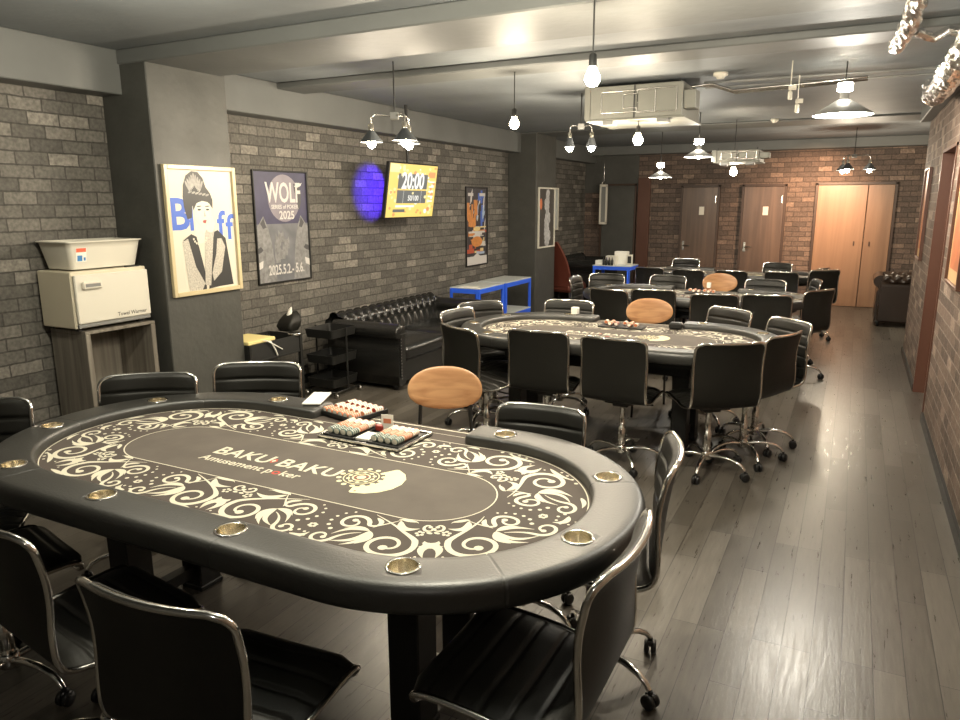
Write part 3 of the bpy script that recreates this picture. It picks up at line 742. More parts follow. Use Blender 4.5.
# dealer tray plate let into the near side of the dealer place
pt = thing('dealer_tray', 'flat black tray with a pale rim holding two chip racks at the nearest dealer place', 'tray', (-1.675,2.335,ZT), R(-2))
m = MB(); m.box((0,0,.003), (.40,.25,.006), bev=.002); m.build('base', 'black_paint', pt)
m = MB()
for sx in (-1,1): m.box((sx*.197,0,.009), (.008,.25,.010), bev=.002)
for sy in (-1,1): m.box((0,sy*.122,.009), (.40,.008,.010), bev=.002)
m.build('rim', 'steel', pt)
rw = [('green','white'),('orange','white'),('white','orange')]; pl = ['dark green','orange','white']
rack(-1.785,2.325,ZT+.007,R(-2),.155,.185,.010,4,rw,'left small rack','shallow left rack of poker chips inside the dealer tray, left of the white card',pl)
rack(-1.562,2.315,ZT+.007,R(-2),.155,.185,.010,4,rw,'right small rack','shallow right rack of poker chips inside the dealer tray, right of the white card',pl)
rack(-1.95,2.555,ZT+.002,R(-14),.24,.21,.022,6,[('orange','white'),('white','orange'),('white','red')],'back rack','black chip rack behind the dealer tray at the end of the left rail',['orange front','white middle','orange-and-white rear'])
pc = MB(); X = Matrix.Translation((-1.655,2.395,ZT+.0065)) @ Matrix.Rotation(R(12),4,'Z')
pc.box((0,0,.036), (.052,.002,.072), 0, X=X); pc.box((0,.012,.001), (.052,.03,.002), 0, X=X); pc.box((0,-.0012,.045), (.034,.0006,.02), 1, X=X)
tag(pc.build('card_stand', ['paper','chip_orange']), 'small upright white card standing between the two small chip racks', 'card stand')
tag(MB().box((-1.690,2.395,ZT+.007+.012), (.035,.03,.024), bev=.003).build('dice_box', 'chip_red'), 'small dark red box beside the upright white card', 'box')
tag(MB().box((-1.675,2.285,ZT+.007+.006), (.062,.088,.012), bev=.002).build('card_deck', 'paper'), 'white deck of cards lying flat between the two small chip racks', 'cards')
X = Matrix.Translation((-2.16,2.56,.787)) @ Matrix.Rotation(R(24),4,'Z')
tag(MB().box((0,0,.004), (.085,.20,.008), X=X, bev=.002).build('score_sheet', 'paper'), 'white paper pad lying on the rail end beside the back chip rack', 'paper')
# dealer places of the other tables
for (tx_, ty, lab, z_) in ((-1.52,5.37,'second table', ZT), (-1.36,7.78,'third table', ZT)):
    t = thing('dealer_tray', 'small tray of mixed chips at the dealer place of the %s' % lab, 'tray', (tx_, ty, z_))
    m = MB(); m.box((0,0,.006), (.34,.15,.012), bev=.003); m.build('base', 'black_paint', t)
    for i, col in enumerate(('white','orange','red','white','orange','white')):
        for j in range(2):
            if (i+j) % 3: put_stack(col, 'white' if col != 'white' else 'orange', (tx_-.13+i*.05, ty-.035+j*.066, z_+.032), 0, 'short %s chip row in the dealer tray of the %s' % (col, lab), '%s chips in the tray of the %s' % (col, lab))
tag(MB().box((-1.14+.01,5.46,.742+.03), (.10,.07,.05), bev=.012).build('card_shoe', 'black_paint'), 'small black card box by the right rail end of the second table', 'box')
tag(MB().box((-1.98,5.60,.785+.028), (.055,.05,.056), bev=.003).build('note_box', 'paper'), 'small white cube-shaped box on the far rail of the second table', 'box')
tag(MB().box((-1.33,7.98,.785+.028), (.04,.04,.056), bev=.003).build('dealer_button_box', 'paper'), 'tiny white box on the far rail of the third table near the oval chair', 'box')

# ------------------------------------------------------------------ hot cabinet, stand, bin
hx0, hx1, hy0, hy1 = XL+.03, -4.175, 2.78, 3.315
st = thing('wooden_stand', 'grey wood-grain open stand carrying the cream hot cabinet', 'stand', (-4.35,3.03,0))
def loc_box(mb, x0,x1,y0,y1,z0,z1, o, bev=.003, mi=0): mb.box(((x0+x1)/2-o[0], (y0+y1)/2-o[1], (z0+z1)/2-o[2]), (x1-x0,y1-y0,z1-z0), mi, bev=bev)
o_ = (-4.35,3.03,0)
for y0 in (2.82, 3.295): m = MB(); loc_box(m, hx0, hx1, y0, y0+.035, 0, .885, o_); m.build('side_panel', 'grey_wood', st)
m = MB(); loc_box(m, hx0, hx1, 2.82, 3.33, .885, .905, o_); m.build('top', 'grey_wood', st)
for z0 in (.06, .44): m = MB(); loc_box(m, hx0, hx1-.01, 2.855, 3.295, z0, z0+.025, o_); m.build('shelf', 'grey_wood', st)
m = MB(); loc_box(m, hx0, hx0+.01, 2.855, 3.295, .0, .885, o_); m.build('back_panel', 'grey_wood', st)
hc = thing('towel_warmer', 'cream enamel towel warmer cabinet on the grey wood stand', 'towel warmer', (-4.35,3.03,.905)); o_ = (-4.35,3.03,.905)
m = MB(); loc_box(m, hx0, hx1-.025, hy0, hy1, .925, 1.275, o_, .006); m.build('cabinet', 'cream_metal', hc)
m = MB()
for y in (hy0+.05, hy1-.05):
    for x in (hx0+.05, hx1-.07): m.box((x-o_[0], y-o_[1], .0115), (.03,.03,.023))
m.build('feet', 'black_paint', hc)
m = MB(); loc_box(m, hx1-.023, hx1, hy0+.01, hy1-.005, .955, 1.255, o_, .006); dr = m.build('door', 'white_plastic', hc)
m = MB(); X = Matrix.Translation((hx1+.0008-o_[0], hy1-.15-o_[1], .985-o_[2])) @ Matrix.Rotation(pi/2,4,'Z') @ Matrix.Rotation(pi/2,4,'X'); add_text(m, 'Towel Warmer', .034, X, 0, bold=.01); m.build('lettering', 'black_paint', dr)
m = MB(); loc_box(m, hx1, hx1+.022, hy0+.05, hy0+.18, 1.165, 1.215, o_, .008); m.build('handle', 'white_plastic', dr)
m = MB(); loc_box(m, hx1+.0225, hx1+.0235, hy0+.065, hy0+.165, 1.180, 1.200, o_, 0); m.build('grip_slot', 'shade_out', dr)
m = MB(); loc_box(m, hx1-.024, hx1-.004, hy0+.01, hy1-.01, .93, .952, o_, .003); m.build('front_sill', 'shade_out', hc)
m = MB(); loc_box(m, hx1-.05, hx1-.03, hy1-.14, hy1-.04, 1.2755, 1.283, o_, .001); m.build('vent', 'black_paint', hc)
# white plastic bin with a sticker
bn = thing('storage_bin', 'white plastic storage bin with a small printed sticker, on top of the towel warmer', 'storage bin', (-4.37,3.06,1.2845)); bn.scale = (1,.93,1)
def ringrect(hx, hy, z, r=.03, n=5):
    out = []
    for cx_, cy_, a0 in ((hx-r,hy-r,0),(-hx+r,hy-r,90),(-hx+r,-hy+r,180),(hx-r,-hy+r,270)):
        for j in range(n): a = R(a0+90*j/(n-1)); out.append((cx_+r*cos(a), cy_+r*sin(a), z))
    return out
def loft(rings, mb, mi=0, close_bot=True, close_top=False, smooth=True):
    n = len(rings[0]); vs = [p for q in rings for p in q]
    fs = [(i*n+j, i*n+(j+1) % n, (i+1)*n+(j+1) % n, (i+1)*n+j) for i in range(len(rings)-1) for j in range(n)]
    mb.add(vs, fs, mi, smooth)
    if close_bot: mb.poly(rings[0][::-1], mi)
    if close_top: mb.poly(rings[-1], mi)
m = MB(); loft([ringrect(.125,.245,0), ringrect(.145,.270,.125), ringrect(.15,.277,.160), ringrect(.160,.290,.163), ringrect(.160,.290,.170), ringrect(.148,.274,.171), ringrect(.14,.265,.12), ringrect(.12,.238,.006)], m, 0, True, True)
m.build('bin_body', 'white_plastic', bn)
M['st_red'] = mat('sticker_red', (.75,.14,.07), .5); M['st_blue'] = mat('sticker_blue', (.06,.22,.5), .5)
m = MB()
Xs = Matrix.Translation((.0,-.3005,.0)) 
for (y0,z0,w2,h2,mi) in ((-.22,.045,.075,.085,0),(-.218,.105,.07,.024,1),(-.21,.05,.035,.035,2),(-.165,.052,.014,.02,2)):
    # sticker on the front (+X) side, following the slanted wall
    def P(y,z): return (.1262+.02*z/.125+.0015+(.0004 if mi else 0), y, z)
    m.poly([P(y0,z0), P(y0+w2,z0), P(y0+w2,z0+h2), P(y0,z0+h2)], mi)
m.build('sticker', ['paper','st_red','st_blue'], bn)

# ------------------------------------------------------------------ black cart with bag and small trolley
ct = thing('side_cart', 'black open cart beside the near pillar with cables hanging over its side', 'cart', (-4.24,4.36,0)); ct.scale = (1,1.2,.97)
for x in (-.17,.17):
    for y in (-.24,.24): MB().box((x,y,.31), (.025,.025,.62)).build('post', 'black_paint', ct)
for z0 in (.10,.36): m = MB(); m.box((0,0,z0), (.36,.50,.012)); m.build('shelf', 'black_paint', ct)
m = MB(); m.box((.17,0,.55), (.01,.5,.15)); m.box((-.17,0,.55), (.01,.5,.15)); m.box((0,-.245,.55), (.34,.01,.15)); m.box((0,.245,.55), (.34,.01,.15)); m.box((0,0,.485), (.36,.5,.01)); m.build('basket', 'black_fabric', ct)
m = MB(); m.tube([(.14,-.10,.62),(.19,-.08,.63),(.19,-.03,.55),(.18,.0,.50)], .006, 6); m.tube([(.10,-.14,.64),(.19,-.12,.64),(.20,-.02,.58),(.18,.06,.54)], .005, 6)
tag(m.build('white_cable', 'paper', None, (-4.24,4.36,-.02)), 'white cable looping over the front of the black cart', 'cable')
tag(MB().box((-4.23,4.22,.618), (.30,.30,.03), bev=.006).build('folded_cloth', mat('cream_cloth', (.80,.68,.30), .8)), 'pale yellow folded cloth on the black cart', 'cloth')
bg = thing('black_bag', 'glossy black bag slumped on the right end of the black cart', 'bag', (-4.26,4.73,.61)); bg.scale = (.8,.75,.85)
m = MB(); loft([[ (x*s_, y*s_+dy, z_) for x,y,_ in ringrect(.10,.10,0,.04)] for s_,z_,dy in ((.8,0,0),(1.05,.05,0),(1.0,.10,.03),(.75,.15,.06),(.35,.19,.09))], m, 0, True, True); m.build('bag_body', 'black_leather', bg)
m = MB(); m.tube([(.0,.02,.14),(.01,.03,.20),(.02,.04,.235)], [.035,.022,.006], 8); m.build('tissue', 'paper', bg)
m = MB(); m.lathe([(.0001,0),(.055,0),(.058,.02),(.05,.022),(.0001,.018)], 18)
tag(m.build('metal_bowl', 'chrome', None, (-4.10,4.62,.60)), 'shiny shallow metal dish at the corner of the black cart', 'dish')
tr = thing('rolling_trolley', 'black three-tier rolling trolley standing between the brick wall cart and the sofa', 'trolley', (-4.08,5.07,0), R(0)); tr.scale = (1,1,.88)
for z0 in (.10,.34,.60):
    m = MB()
    loft([ringrect(.145,.165,z0,.02), ringrect(.155,.175,z0+.085,.02), ringrect(.148,.168,z0+.085,.02), ringrect(.138,.158,z0+.008,.02)], m, 0, True, True, False); m.build('tray', 'black_paint', tr)
for sx in (-1,1): m = MB(); m.tube([(sx*.168,0,.06),(sx*.168,0,.69)], .008, 8); m.build('post', 'black_paint', tr)
m = MB(); m.tube([(-.168,-.17,.06),(.168,-.17,.06),(.168,.17,.06),(-.168,.17,.06)], .008, 6, closed=True); m.build('base_frame', 'black_paint', tr)
for sx in (-1,1):
    for sy in (-1,1):
        m = MB(); m.lathe([(.0001,-.008),(.026,-.008),(.026,.008),(.0001,.008)], 14, X=Matrix.Translation((sx*.168,sy*.17,.026)) @ Matrix.Rotation(pi/2,4,'X')); m.box((sx*.168,sy*.17,.05), (.012,.024,.03)); m.build('castor', 'steel', tr)

# ------------------------------------------------------------------ chesterfield sofas
def chesterfield(name, label, Wd, D, Hh, material, loc, rz, seats=2):
    """local: width along X, faces -Y (front at y=-D/2), back at +Y"""
    t = thing(name, label, 'sofa', loc, rz)
    def tuft_sheet(P0, U, prof, n_u, length):
        # prof: list of (outward, up) samples; displace with diamond tufts
        m = MB(); nu = n_u*8; Ls = [0]
        for a, b in zip(prof, prof[1:]): Ls.append(Ls[-1]+hypot(b[0]-a[0], b[1]-a[1]))
        vs = []; k = len(prof)
        for i in range(nu+1):
            u = length*i/nu
            for j, (o1, o2) in enumerate(prof):
                a = prof[max(j-1,0)]; b = prof[min(j+1,k-1)]; tx_, tz_ = b[0]-a[0], b[1]-a[1]; l = hypot(tx_,tz_); nx, nz = tz_/l, -tx_/l
                cu = u/(length/n_u); cv = Ls[j]/.125
                # diamond lattice distance
                p = (cu+cv) % 1.; q = (cu-cv) % 1.
                e = min(min(p,1-p), min(q,1-q)); c_ = hypot(min(p,1-p), min(q,1-q))
                d_ = .032*(min(1, e*4)**.5)*min(1, c_*2.2)
                vs.append((u, o1, o2, nx*d_, nz*d_))
        return vs, nu, k, m
    ah = Hh-.03; r = .085
    # base
    m = MB(); m.box((0,0,.18), (Wd-.16, D-.10, .24), bev=.02); m.build('base', material, t)
    # back with rolled top: profile in (y, z)
    yb = D/2-.15
    prof = [(yb-.10,.36),(yb-.09,.44),(yb-.075,.52),(yb-.06,.58)]
    cy_, cz_ = yb+.02, Hh-r
    for j in range(15): a = R(195-15*j-0); prof.append((cy_+r*cos(a), cz_+r*sin(a)))
    n_u = max(6, round((Wd-.2)/.125))
    vs, nu, k, m = tuft_sheet(None, None, prof, n_u, Wd-.22)
    m.add([(x-(Wd-.22)/2, y-nx_, z-nz_) if False else (x-(Wd-.22)/2, y-abs(nx_) if j_ < 0 else y+(-1)*nx_*-1*-1, z-nz_) for j_, (x,y,z,nx_,nz_) in enumerate(vs)], [(i*k+j, i*k+j+1, (i+1)*k+j+1, (i+1)*k+j) for i in range(nu) for j in range(k-1)], 0, True)
    bo = m.build('backrest', material, t)
    m = MB(); loft([[(sx*(Wd/2-.1), y, z) for (y, z) in [(yb-.06,.10),(yb-.06,.58),(yb-.02,Hh-.11),(yb+.06,Hh-.10),(yb+.09,Hh-.14),(D/2-.05,.55),(D/2-.04,.10)]] for sx in (1,-1)], m, 0, True, True, False); m.build('back_panel', material, t)
    m = MB()
    for i in range(n_u):
        for j in (0,1,2,3):
            pass
    # arms: rolled
    for sx in (-1,1):
        m = MB(); pts = []
        ap = [(.055,.05),(.055,.45),(.035,.50),(.05,.53)]
        for j in range(13): a = R(-60+25*j); ap.append((-.01+(r)*cos(a)+.03, ah-r+r*sin(a)))
        ap += [(-.055,.50),(-.055,.05)]
        rings = []
        for y in (-D/2+.02, -D/2+.035, D/2-.16): rings.append([(sx*(Wd/2-.11+a_), y, b_) for a_, b_ in ap])
        if sx > 0: rings = rings[::-1]
        loft(rings, m, 0, True, True, True); arm = m.build('arm', material, t)
        m = MB(); m.lathe([(.0001,-.012),(r-.02,-.012),(r-.008,-.004),(r-.008,.004)], 20, X=Matrix.Translation((sx*(Wd/2-.09), -D/2+.02, ah-r)) @ Matrix.Rotation(-pi/2,4,'X'))
        m.box((sx*(Wd/2-.11), -D/2+.013, (.12+ah-r)/2), (.075,.02, ah-r-.15), bev=.006); m.build('arm_front', material, arm)
        m = MB()
        for j in range(14): 
            z0 = .13+j*(ah-r-.20)/13; m.lathe([(.0001,.004),(.004,.003),(.006,0)], 8, X=Matrix.Translation((sx*(Wd/2-.075), -D/2+.003, z0)) @ Matrix.Rotation(pi/2,4,'X'))
        m.build('studs', 'steel', arm)
    sw = (Wd-.34)/seats
    for i in range(seats):
        m = MB(); x0 = -(Wd-.34)/2+i*sw
        rings = []
        for s_, z_ in ((.93,.30),(1.,.325),(1.,.40),(.95,.435),(.80,.45),(.4,.458)):
            rings.append([(x0+sw/2+(sw/2-.006)*x/.5*s_, -.065+(D/2-.09)*y/.5*s_, z_) for x,y,_ in ringrect(.5,.5,0,.08)])
        loft(rings, m, 0, True, True); m.build('seat_cushion', material, t)
    for sx in (-1,1):
        for sy in (-1,1): MB().lathe([(.0001,.085),(.03,.085),(.034,.05),(.022,.02),(.02,0),(.0001,0)], 14, X=Matrix.Translation((sx*(Wd/2-.10), sy*(D/2-.09), 0))).build('foot', 'black_paint', t)
    return t
chesterfield('chesterfield_sofa', 'black buttoned leather sofa against the grey brick wall beside the trolley', 2.0, .90, .73, 'sofa_leather', (-3.99,6.31,0), R(90), 2).scale = (1,1,.88)
chesterfield('chesterfield_sofa', 'black buttoned sofa behind the middle pillar, left of the small blue shelf', 1.15, .80, .76, 'sofa_leather', (-4.12,12.2,0), R(90), 2)
chesterfield('chesterfield_sofa', 'dark brown buttoned leather sofa past the end of the right wall, near the orange door', 1.5, .85, .72, 'sofa_brown', (1.04,11.62,0), R(180), 2)

# reddish brown lounge chair by the middle pillar
lc = thing('lounge_chair', 'red-brown leather lounge chair with a tall curved back beside the middle pillar', 'chair', (-4.20,11.22,0), R(-10))
m = MB(); n = 14; P_ = []
for i in range(n+1):
    u = i/n; z_ = .36+.72*u; y = -.20-.28*u**1.4+.05*sin(pi*u)*0; hw = .27*(1-.35*u**3)
    P_.append((hw, y, z_))
for th_ in (0, .05): pass
fr = [(x_, y-.0+.05*(x_/.3)**2, z_) for hw, y, z_ in P_ for x_ in (-hw,-hw*.5,0,hw*.5,hw)]; bk = [(x, y-.05, z_) for x, y, z_ in fr]
m.add(fr, [(i*5+j, i*5+j+1, i*5+5+j+1, i*5+5+j) for i in range(n) for j in range(4)], 0, True); m.add(bk, [(i*5+j, i*5+5+j, i*5+5+j+1, i*5+j+1) for i in range(n) for j in range(4)], 0, True)
for j in (0,4): m.add([fr[i*5+j] for i in range(n+1)]+[bk[i*5+j] for i in range(n+1)], [(i, i+1, n+2+i, n+1+i) for i in range(n)], 0, True)
m.add(fr[-5:]+bk[-5:], [(j, j+1, 6+j, 5+j) for j in range(4)], 0, True)
m.build('backrest', 'brown_leather', lc); MB().box((0,.05,.33), (.56,.55,.14), bev=.04).build('seat', 'brown_leather', lc)
for sx in (-1,1):
    for sy in (-1,1): MB().tube([(sx*.22,.05+sy*.2,.27),(sx*.25,.05+sy*.23,0)], .016).build('leg', 'black_paint', lc)

# ------------------------------------------------------------------ blue steel racks
def blue_rack(label, x0, x1, y0, y1, h, shelves, group='blue steel racks by the middle pillar'):
    cx_, cy_ = (x0+x1)/2, (y0+y1)/2; t = thing('steel_rack', label, 'rack', (cx_,cy_,0), 0, group)
    dx, dy = (x1-x0)/2-.02, (y1-y0)/2-.02
    for sx in (-1,1):
        for sy in (-1,1):
            m = MB(); m.box((sx*dx+ -sx*.0, sy*dy, h/2), (.004,.04,h)); m.box((sx*(dx-.018), sy*(dy+.018), h/2), (.036,.004,h)); m.build('post', 'blue', t)
    for z_ in shelves:
        m = MB()
        for sx in (-1,1): m.box((sx*dx,0,z_-.03), (.02,2*dy,.055), bev=.003)
        for sy in (-1,1): m.box((0,sy*dy,z_-.03), (2*dx,.02,.055), bev=.003)
        b_ = m.build('shelf_beam', 'blue', t)
        MB().box((0,0,z_+.004), (2*dx+.02,2*dy+.02,.012), bev=.002).build('shelf_board', 'grey_board', t)
    return t
blue_rack('left blue steel rack with grey boards, nearer the sofa', -4.20,-3.78,7.42,8.10,.69,(.70,.30,.06))
blue_rack('right blue steel rack with grey boards, next to the middle pillar', -4.20,-3.78,8.15,8.95,.69,(.70,.30,.06))
blue_rack('small blue rack far back, loaded with white boxes and bottles', -3.62,-3.0,10.95,11.45,.71,(.71,.24), None)
tag(MB().box((-3.98,7.52,.7075), (.20,.14,.015), bev=.003).build('paper_stack', 'paper'), 'white papers on the left blue rack', 'paper')
for (x, y, w_, h_, nm, mt, lab) in ((-3.52,11.1,.14,.07,'carton','paper','low white carton at the left end of the small far blue rack'),
      (-3.36,11.15,.16,.14,'carton','white_plastic','tall white carton on the small far blue rack'),
      (-3.25,11.32,.20,.20,'carton','paper','tallest white carton at the middle of the small far blue rack'),
      (-3.09,11.2,.10,.16,'photo_stand','paper','white framed stand at the right end of the small far blue rack')):
    if nm == 'photo_stand':
        o = thing(nm, lab, 'stand', (x,y,.721)); m = MB(); m.box((0,0,h_/2), (w_,.02,h_), bev=.004); m.build('frame','white_plastic',o); MB().box((0,-.011,h_/2), (w_-.04,.003,h_-.05)).build('picture','black_paint',o)
    else: tag(MB().box((x,y,.721+h_/2), (w_,.14,h_), bev=.004).build(nm, mt), lab, 'box')
def bottle(x, y, z_, mt, lab, s_=1., grp=None):
    m = MB(); m.lathe([(.0001,0),(.03,0),(.032,.01),(.032,.12),(.012,.16),(.012,.2),(.0001,.2)], 12, X=Matrix.Scale(s_,4)); o = m.build('bottle', mt, None, (x,y,z_)); tag(o, lab, 'bottle', grp)
for i in range(4): bottle(-3.45+i*.045+.0, 11.02, .721, 'black_paint', 'dark bottle on top of the small far blue rack', .6, 'dark bottles on the far blue rack')
for i in range(5): bottle(-3.54+i*.11, 11.15, .2505, 'black_paint' if i < 4 else 'white_plastic', 'dark bottle on the lower shelf of the small far blue rack' if i < 4 else 'white bottle on the lower shelf of the small far blue rack', 1., 'bottles on the lower far shelf' if i < 4 else None)

# ------------------------------------------------------------------ posters (flat prints in frames on the walls)
def frame_thing(name, label, X0, y0, y1, z0, z1, fw, depth, fmat, sign=1):
    """on a wall parallel to Y; sign=+1 faces +X. returns (root, local matrix mapping (u right, v up) of the print plane)"""
    t = thing(name, label, 'framed poster', (X0, (y0+y1)/2, (z0+z1)/2))
    W_, H_ = y1-y0, z1-z0; m = MB(); c = sign*depth/2
    for s_ in (-1,1): m.box((c, s_*(W_/2-fw/2), 0), (depth, fw, H_), bev=.003); m.box((c, 0, s_*(H_/2-fw/2)), (depth, W_-2*fw, fw), bev=.003)
    m.build('frame', fmat, t)
    # u axis: as seen from the room
    u = Vector((0, sign, 0)); n_ = Vector((sign,0,0)); v = Vector((0,0,1))
    Mx = Matrix(((u.x,v.x,n_.x,sign*depth*.35),(u.y,v.y,n_.y,0),(u.z,v.z,n_.z,0),(0,0,0,1)))
    return t, Mx, W_-2*fw, H_-2*fw
def q(m, Mx, x0, x1, y0, y1, z_, mi): m.poly([(x0,y0,z_),(x1,y0,z_),(x1,y1,z_),(x0,y1,z_)], mi, Mx)
def blob(m, Mx, cx_, cy_, rx, ry, z_, mi, n=24, rot=0.):
    m.poly([(cx_+rx*cos(2*pi*j/n)*cos(rot)-ry*sin(2*pi*j/n)*sin(rot), cy_+rx*cos(2*pi*j/n)*sin(rot)+ry*sin(2*pi*j/n)*cos(rot), z_) for j in range(n)], mi, Mx)
P_cream = mat('print_cream', (.64,.60,.50), .5); P_black = mat('print_black', (.03,.03,.03), .5); P_blue = mat('print_blue', (.05,.13,.55), .5)
P_skin = mat('print_skin', (.70,.66,.56), .5, noise=.15, nscale=40); P_grey = mat('print_grey', (.28,.27,.25), .5, noise=.7, nscale=45); P_lip = mat('print_lip', (.35,.06,.05), .5); P_tat = mat('print_tattoo', (.46,.43,.37), .5, noise=.75, nscale=90)
t, Mx, W_, H_ = frame_thing('framed_poster', 'gold-framed poster of a woman in a black dress with blue lettering on the near pillar', XP, 3.437,4.065,1.05,1.935,.030,.028, mat('gold_frame', (.58,.49,.30), .35))
m = MB(); q(m, Mx, -W_/2, W_/2, -H_/2, H_/2, 0, 0)
def tp(body, sz, x, y, z_, mi, **k): add_text(m, body, sz, Mx @ Matrix.Translation((x,y,z_)), mi, **k)
tp('B', .30, -.205,.105,.0006, 2, bold=.02); tp('l', .24, -.105,.08,.0006, 2, bold=.02); tp('f', .25, .155,.035,.0006, 2, bold=.02); tp('f', .25, .235,.01,.0006, 2, bold=.02)
m.poly([(-.16,.16,.001),(-.165,.23,.001),(-.155,.31,.001),(-.125,.375,.001),(-.075,.405,.001),(-.02,.40,.001),(.02,.36,.001),(.04,.30,.001),(.075,.26,.001),(.095,.21,.001),(.09,.15,.001),(.06,.19,.001),(-.09,.17,.001),(-.10,.09,.001),(-.14,.08,.001)][::-1], 1, Mx)
for i in range(9): blob(m, Mx, -.115+.014*i,.35-.012*abs(i-4),.010,.045,.0013+.00002*i,4, 10, rot=.5-.12*i)
for i in range(6): blob(m, Mx, -.10+.03*i,.265-.004*i,.018,.007,.0014+.00002*i,4, 10, rot=.3)
m.poly([(-.08,.08,.0015),(-.02,.02,.0015),(.05,.03,.0015),(.01,-.08,.0015),(-.10,-.10,.0015)], 3, Mx)    # neck
blob(m, Mx, .0,.125,.075,.090,.0018,3, rot=-.1); blob(m, Mx, .008,.075,.052,.060,.00182,3)         # face
m.poly([(-.085,.22,.002),(-.03,.232,.002),(.04,.222,.002),(.085,.19,.002),(.05,.195,.002),(.0,.205,.002),(-.05,.19,.002),(-.085,.14,.002)][::-1], 1, Mx)
for ex in (-.032, .042): blob(m, Mx, ex,.145,.016,.007,.0021,1); blob(m, Mx, ex,.168,.022,.004,.0021,1, rot=.1)
m.poly([(.012,.14,.0021),(.022,.10,.0021),(.008,.095,.0021)], 4, Mx); blob(m, Mx, .012,.062,.021,.012,.0021,5)
m.poly([(-.19,-.06,.0016),(-.12,-.02,.0016),(-.075,-.04,.0016),(-.02,-.30,.0016),(-.02,-H_/2,.0016),(-.15,-H_/2,.0016)][::-1], 1, Mx)
m.poly([(.06,-.02,.0016),(.12,.0,.0016),(.19,-.06,.0016),(.235,-.40,.0016),(.11,-H_/2+.01,.0016),(.0,-H_/2,.0016)][::-1], 1, Mx)
m.poly([(-.20,-.07,.0019),(-.15,-.05,.0019),(-.10,-.25,.0019),(-.03,-.37,.0019),(-.06,-H_/2,.0019),(-.17,-H_/2,.0019)][::-1], 6, Mx)
m.poly([(-.03,-.38,.002),(.02,-.39,.002),(.075,-.05,.002),(.10,.03,.002),(.05,.05,.002),(.0,-.02,.002)][::-1], 6, Mx)
m.poly([(.15,-.06,.0021),(.18,-.12,.0021),(.13,-.30,.0021),(.05,-.36,.0021),(.04,-.30,.0021),(.09,-.17,.0021),(.11,-.06,.0021)][::-1], 6, Mx)
blob(m, Mx, .055,.035,.040,.05,.0023,3); 
for i in range(5): blob(m, Mx, .085-.012*i,.072-.012*i,.008,.032,.0024+i*.0001,3, rot=.35)
for i in range(9): a = R(200+18*i); blob(m, Mx, -.045+.075*cos(a)*.8,-.035+.06*sin(a),.008,.008,.0023,0, 8)
m.build('print', [P_cream, P_black, P_blue, P_skin, P_grey, P_lip, P_tat], t)

# WOLF poster
Pn = mat('print_night', (.050,.047,.095), .4, noise=.5, nscale=6); Pm = mat('print_moon', (.24,.215,.25), .4, noise=.2, nscale=12); Pw = mat('print_wolf', (.22,.22,.22), .4, noise=.7, nscale=30); Pd = mat('print_wolf_dark', (.07,.07,.075), .4)
Pt = mat('print_white', (.62,.60,.58), .4); Pg = mat('print_mist', (.15,.155,.17), .4, noise=.5, nscale=9)
t, Mx, W_, H_ = frame_thing('framed_poster', 'dark purple wolf poster dated 2025 on the grey brick wall above the black cart', XL, 4.70,5.395,.985,1.96,.014,.022, 'black_paint')
m = MB(); q(m, Mx, -W_/2, W_/2, -H_/2, H_/2, 0, 0)
q(m, Mx, -W_/2, W_/2, -H_/2, .03, .0004, 5); blob(m, Mx, .03,.235,.17,.175,.0008,1,32)
blob(m, Mx, .035,.25,.205,.205,.0006,1,32); tp('WOLF', .24, .03,.29,.0014, 4, bold=.02, sx=.66); tp('SERIES of POKER', .048, .04,.175,.0014, 4, bold=.02); tp('2025', .10, .06,.10,.0014, 4, bold=.02)
m.poly([(.16,.38,.001),(.24,.36,.001),(.26,.28,.001),(.25,.20,.001),(.22,.14,.001),(.20,.24,.001),(.17,.32,.001)][::-1], 3, Mx)
m.poly([(.17,.36,.0015),(.20,.34,.0015),(.26,.36,.0015),(.28,.39,.0015),(.22,.365,.0015)], 4, Mx)
for sx in (-1,1):
    def w_(pts, mi, z_): 
        pp = [(sx*x, y, z_) for x, y in pts]; m.poly(pp if sx < 0 else pp[::-1], mi, Mx)
    w_([(.33,.0),(.29,.04),(.24,.10),(.19,.0),(.15,-.15),(.13,-.30),(.11,-H_/2),(.333,-H_/2)][::-1], 2, .001)
    w_([(.28,.035),(.24,.085),(.21,.0),(.25,-.01)][::-1], 3, .0014)
    w_([(.333,-.18),(.29,-.16),(.26,-.19),(.29,-.21),(.333,-.22)], 3, .0014); w_([(.333,-.30),(.27,-.28),(.28,-.34),(.333,-.36)], 4, .0014)
for i in range(7):
    a = random.uniform(-.1,.11); b_ = -.05-.03*i; m.poly([(a-.03,b_-.08,.0012+i*.0001),(a+.03,b_-.08,.0012+i*.0001),(a+.035,b_-.02,.0012+i*.0001),(a+.03,b_+.03,.0012+i*.0001),(a+.012,b_-.0,.0012+i*.0001),(a-.012,b_,.0012+i*.0001),(a-.03,b_+.03,.0012+i*.0001),(a-.035,b_-.02,.0012+i*.0001)], 2, Mx)
tp('2025.5.2.- 5.6.', .12, .02,-.375,.0022, 4, bold=.02, sx=.68)
m.build('print', [Pn, Pm, Pw, Pd, Pt, Pg], t)

